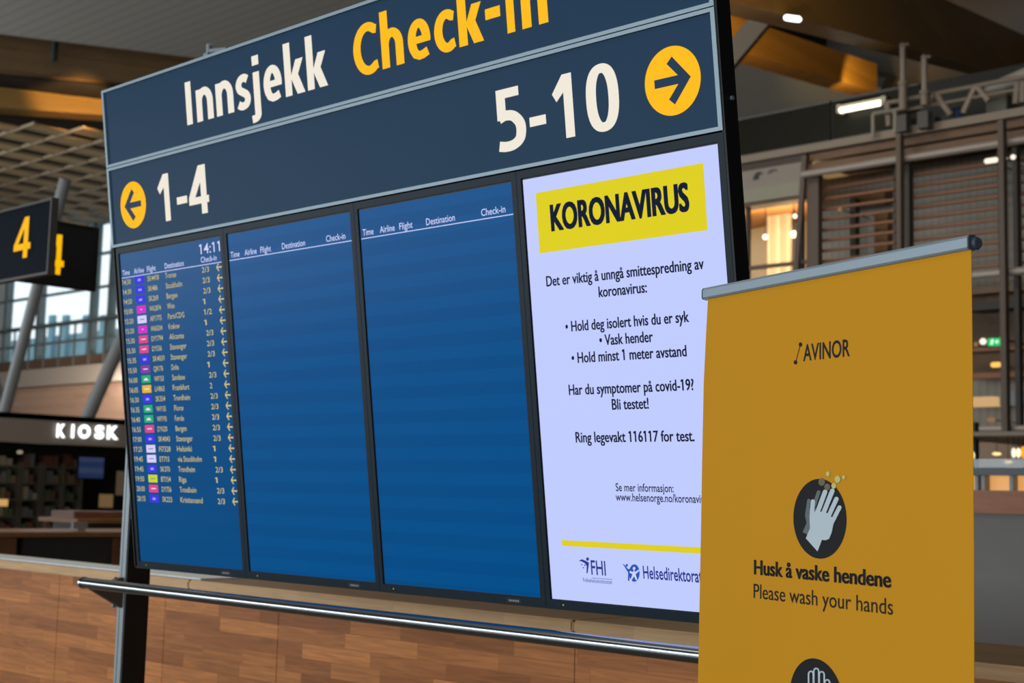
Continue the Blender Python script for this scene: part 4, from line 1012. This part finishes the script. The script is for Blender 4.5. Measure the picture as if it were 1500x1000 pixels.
# slanted blind edge left of the facade
b = MB(); b.bar(F(1179, 228, YF-.05), F(1166, 400, YF-.05), .05, .08); single('leaning_post', b, post_m, 'thin brown leaning post at the right side of the café opening', 'post')
def louvre(pxa, pxb, Y, lab):
    xa, xb = F(pxa, 330, Y).x, F(pxb, 330, Y).x
    pm = (pxa+pxb)/2
    t = thing('slatted_screen', lab, 'screen', ((xa+xb)/2, Y, hz(pm, 395, Y)), group='wooden slatted screens')
    b = MB(); zt_, zb_ = hz(1300, 262, Y), hz(1460, 398, Y); stp = .158
    z = zt_
    while z > zb_: b.box(xa, xb, Y, Y+.06, z-.018, z+.018); z -= stp
    build('slats', b, rust, t)
    b = MB()
    for x in (xa+.02, xb-.02): b.box(x-.012, x+.012, Y+.06, Y+.075, zb_, hz(1300, 225, Y))
    build('stiles', b, post2, t)
louvre(1196, 1310, YF+.2, 'wooden slatted screen between the broad brown post and the slim post')
louvre(1332, 1462, YF+.2, 'wooden slatted screen above the right half of the yellow banner')
louvre(1490, 1640, YF+.2, 'wooden slatted screen cut off by the right edge')
# small lights seen in the facade glass
for (px, py, L_p, r, lab) in ((1452, 235, 13, .035, 'long pale lamp glowing behind the upper slats'), (1472, 232, 0, .035, 'round pale lamp right of the long one behind the slats'), (1484, 230, 0, .035, 'outer round pale lamp behind the slats by the right edge'),
                              (1230.5, 306.5, 0, .03, 'tiny dim lamp behind the left slatted screen'), (1440, 500, 0, .045, 'white round lamp beside the green exit sign'), (1429.5, 504, 0, .03, 'dim round lamp left of the white one by the exit sign'),
                              (1459, 534, 8, .035, 'orange lamp below the green exit sign'), (1452, 614.5, 5, .03, 'dim ochre lamp above the lowest steel tube')):
    A_ = F(px, py, YF-.05)
    col_ = lin(255, 190, 90) if 'orange' in lab else (lin(150, 115, 70) if 'dim' in lab else lin(252, 238, 215))
    b = MB(); d_ = L_p/2/FPX*20
    if d_: b.tube(A_-Vector((d_, 0, 0)), A_+Vector((d_, 0, 0)), r, 12)
    b.ball(A_-Vector((d_, 0, 0)), r, 12)
    if d_: b.ball(A_+Vector((d_, 0, 0)), r, 12)
    t = thing('facade_lamp', lab, 'lamp', A_, group='small lamps on the facade')
    build('glowing_bulb', b, glow('lamp_glow', col_, 1.3 if 'dim' not in lab else .9), t)
    b = MB(); b.tube(A_+Vector((0, r*.9, 0)), (A_.x, YF+((.85 if px == 1230.5 else 1.21) if py < 420 else .91), A_.z), .008, 6); build('stem', b, M['black'], t)
A_ = F(1457, 500.5, YF-.1)
t = thing('exit_sign', 'small green lit exit sign on the facade at the right', 'sign', (A_.x, YF-.1, A_.z-.05))
b = MB(); hw, hh = .095, .05; b.box(A_.x-hw, A_.x+hw, YF-.1, YF-.06, A_.z-hh, A_.z+hh); b2_ = MB(); b2_.box(A_.x-.01, A_.x+.01, YF-.08, YF+.92, A_.z+hh, A_.z+hh+.02); build('bracket', b2_, M['black'], t)
build('light_box', b, glow('exit_green', lin(10, 185, 95), 1.3), t)
b = MB(); Pe = lambda x, z: Vector((A_.x+x, YF-.103, A_.z+z))
disc(b, Pe, -.03, .026, .012, .012, 12); stroke(b, Pe, [(-.03, .015), (-.04, -.01), (-.03, -.035)], .014); stroke(b, Pe, [(-.04, -.01), (-.06, -.03)], .012); stroke(b, Pe, [(-.055, .008), (-.01, .004)], .01)
build('running_figure', b, glow('exit_white', (.85, 1, .92), 1.3), t)
b = MB(); stroke(b, Pe, [(.02, 0), (.06, 0)], .016); stroke(b, Pe, [(.035, .025), (.015, 0), (.035, -.025)], .014); build('exit_arrow', b, glow('exit_white2', (.8, 1, .9), 1.1), t)

# ------------------------------------------------------------------ upper café opening beside the sign
YC = YF+4
CEZ = hz(1290, 204)-.13
cw = mat('cafe_wall', (.52, .44, .31), .7)
x0, x1 = XL, F(1190, 340, YC).x+1.5
b = MB(); b.box(x0, x1, YC, YC+.1, hz(1130, 460, YC), CEZ-.002); struct('wall_cafe', b, cw)
b = MB(); b.box(x0, x1, YF+.31, YC, CEZ, CEZ+.1); struct('ceiling', b, staves('cafe_orange_ceiling', (.42, .19, .06), (.5, .24, .08), 2, .2, swap='xy', rough=.5))
b = MB(); b.box(XL, F(1178, 260).x, YF+.05, YF+.25, hz(1130, 271), hz(1130, 243)); single('cafe_parapet', b, mat('pale_parapet', (.24, .215, .19), .7), 'pale parapet panel with two dark birds above the café opening', 'parapet')
b = MB(); b.box(XL, F(1178, 240).x, YF+.06, YF+.22, hz(1130, 243)+.004, hz(1290, 204)-.004); single('parapet_trim', b, mat('dark_brown_trim', (.05, .036, .028), .6), 'dark brown strip between the gallery floor edge and the pale parapet', 'trim')
for k_, (bx_, by_) in enumerate(((1111, 257), (1131, 252))):
    b = MB(); Qp = lambda x, y: F(x, y, YF+.045)
    poly(b, Qp, [(bx_-9, by_+7), (bx_-5, by_-3), (bx_+1, by_-6), (bx_+8, by_-3), (bx_+2, by_-1), (bx_, by_+6)] if k_ == 0 else [(bx_-8, by_+2), (bx_-3, by_-4), (bx_+6, by_-5), (bx_+9, by_-2), (bx_+1, by_), (bx_-3, by_+3)])
    single('bird_decal', b, mat('dark_decal_%d' % k_, (.03, .03, .03) if k_ == 0 else (.10, .09, .075), .7), ('black bird decal on the pale parapet', 'faint brown bird decal right of the black one on the parapet')[k_], 'decal')
b = MB(); b.box(XL, F(1174, 280).x, YF-.02, YF+.3, hz(1130, 292), hz(1130, 272)); single('cafe_lintel', b, mat('sage_lintel', (.25, .25, .19), .6), 'sage green lintel over the warm café opening', 'lintel')
b = MB(); b.box(XL, F(1174, 280).x, YF+.02, YF+.3, hz(1130, 297), hz(1130, 292)); single('lintel_trim', b, dim_wood, 'thin brown trim under the sage lintel', 'trim')
xa, xb = F(1124, 340, YC-.8).x, F(1161, 340, YC-.8).x
b = MB(); n_ = 26; pts = []
for i in range(n_+1): pts.append((xa+(xb-xa)*i/n_, YC-.8+.05*sin(i*1.9), 0))
zc0, zc1 = hz(1140, 420, YC-.8), CEZ-.002
b.add([(p[0], p[1], zc0) for p in pts]+[(p[0], p[1], zc1) for p in pts]+[(p[0], p[1]+.02, zc0) for p in pts]+[(p[0], p[1]+.02, zc1) for p in pts],
      [(i, i+1, n_+1+i+1, n_+1+i) for i in range(n_)]+[(2*n_+2+i, 3*n_+3+i, 3*n_+3+i+1, 2*n_+2+i+1) for i in range(n_)])
single('cafe_curtain', b, mat('cream_curtain', (.52, .47, .38), .8), 'cream hanging curtain inside the warm café opening', 'curtain')
for px, py, r, lab in ((1095.5, 326, .038, 'pendant lamp near the sign edge in the café opening'), (1121, 347, .045, 'low pendant lamp left of the cream curtain'), (1164, 316.5, .038, 'upper pendant lamp right of the cream curtain'), (1162.5, 343, .062, 'largest pendant lamp, low at the right of the cream curtain')):
    A_ = F(px, py, YC-(1.0 if 'upper' in lab else 1.4))
    t = thing('pendant_lamp', lab, 'lamp', A_, group='café pendant lamps')
    b = MB(); b.ball(A_, r, 14); build('globe', b, glow('globe_light', (1, .86, .6), 3.5), t)
    b = MB(); b.tube(A_+Vector((0, 0, r)), A_+Vector((0, 0, CEZ-A_.z)), .008, 6); build('cord', b, M['black'], t)
point('cafe_glow', F(1110, 345, YC-1.8), 110, (1, .72, .38), .3)
point('cafe_glow', F(1160, 350, YC-1.8), 80, (1, .72, .38), .3)
b = MB(); zt_ = hz(1130, 386); b.box(XL, F(1182, 390).x, YF, YF+.08, hz(1130, 391), zt_); single('cafe_handrail', b, post_m, 'brown handrail across the bottom of the café opening', 'railing')
for px, lab in ((1089, 'slim dark upright beside the sign edge in the café opening'), (1168, 'slim dark upright near the right end of the café opening')):
    b = MB(); x = F(px, 350).x; b.box(x-.03, x+.03, YF+.1, YF+.16, hz(px, 410), hz(px, 292)); single('cafe_upright', b, post2, lab, 'post', 'uprights of the café opening')
hband('floor_edge', 410, 452, 1130, YF+.2, 3.6, post_m, 'brown floor edge under the café opening', 'floor edge', x1=xq0)

# ------------------------------------------------------------------ lower facade right of the banner
xe = F(1380, 500).x
for py0, py1, m_, lab in ((418, 428, dim_wood, 'brown timber band under the middle steel tube'), (441, 452, post2, 'dark band above the ochre boards'), (545, 553, rust, 'rust coloured slat below the orange lamp'), (508, 513, rust, 'rust coloured slat below the exit sign'), (642, 650, dim_wood, 'brown timber band above the lit café')):
    hband('facade_band', py0, py1, 1460, YF+.4, .2, m_, lab, 'beam', x0=xe)
b = MB(); b.box(xe, XR, YF+.9, YF+1.0, hz(1460, 545, YF+.9), hz(1460, 430, YF+.9)); struct('wall_lower', b, staves('ochre_boards', (.085, .045, .018), (.12, .065, .028), 1.2, .25, rough=.6))
b = MB(); b.box(F(1424, 583).x-.6, F(1447, 583).x, YF+.2, YF+.5, hz(1440, 592), hz(1440, 579)); single('light_trough', b, glow('soft_warm_trough', lin(205, 165, 115), 1), 'soft warm glowing light trough behind the banner edge', 'lamp')
b = MB(); b.box(F(1450, 583).x, F(1500, 583).x+2, YF+.3, YF+.5, hz(1460, 592), hz(1460, 571)); single('blue_grey_panel', b, mat('blue_grey_trough', (.16, .18, .20), .4), 'blue grey metal panel right of the warm light trough', 'panel')
# lit café behind the bar counter
YB = 15.0
b = MB(); b.box(F(1380, 640, YB).x, XR, YB-.3, YB+2.1, hz(1460, 640, YB), hz(1460, 634, YB)); single('bar_canopy', b, mat('taupe_canopy', (.22, .18, .145), .6), 'thin taupe canopy over the bar lanterns', 'canopy')
b = MB(); b.box(F(1380, 660, YB+2).x, F(1500, 660, YB+2).x+4, YB+2, YB+2.1, 0, hz(1460, 648, YB+2)); struct('wall_bar', b, mat('bar_back_wall', (.30, .21, .14), .7, noise=.3, nscale=1.5))
for px, py, hw, hh, col_, lab in ((1460, 664.5, .05, .018, (255, 225, 160), 'small warm lamp over the bar, left of the big lanterns'), (1477, 676.5, .045, .018, (255, 222, 150), 'small warm lamp just above the bar counter top'), (1485, 663, .025, .055, (255, 240, 205), 'cream lantern left of its neighbours above the bar'), (1492, 663, .025, .055, (255, 240, 205), 'cream lantern between the two other lanterns'), (1499, 662, .025, .065, (255, 160, 20), 'orange lantern at the right edge above the bar'), (1424, 667, .03, .05, (240, 220, 170), 'pale lamp at the banner edge above the bar')):
    A_ = F(px, py, YB)
    t = thing('bar_lantern', lab, 'lamp', A_, group='lanterns over the bar')
    b = MB(); b.ball(A_, hw, 12, hh/hw); build('shade', b, glow('lantern_%d' % px, lin(*col_), 1.4), t)
    b = MB(); b.tube(A_+Vector((0, 0, hh*.98)), (A_.x, A_.y, hz(1460, 640, YB)), .004, 6); build('cord', b, M['black'], t)
b = MB(); A_ = F(1424, 655, YB+.5); b.box(A_.x-.25, A_.x+.04, YB+.5, YB+.6, 0, hz(1424, 618, YB+.5)); single('dark_pillar', b, mat('black_pillar', (.015, .013, .012), .6), 'black pillar at the right edge of the banner beside the bar', 'pillar')
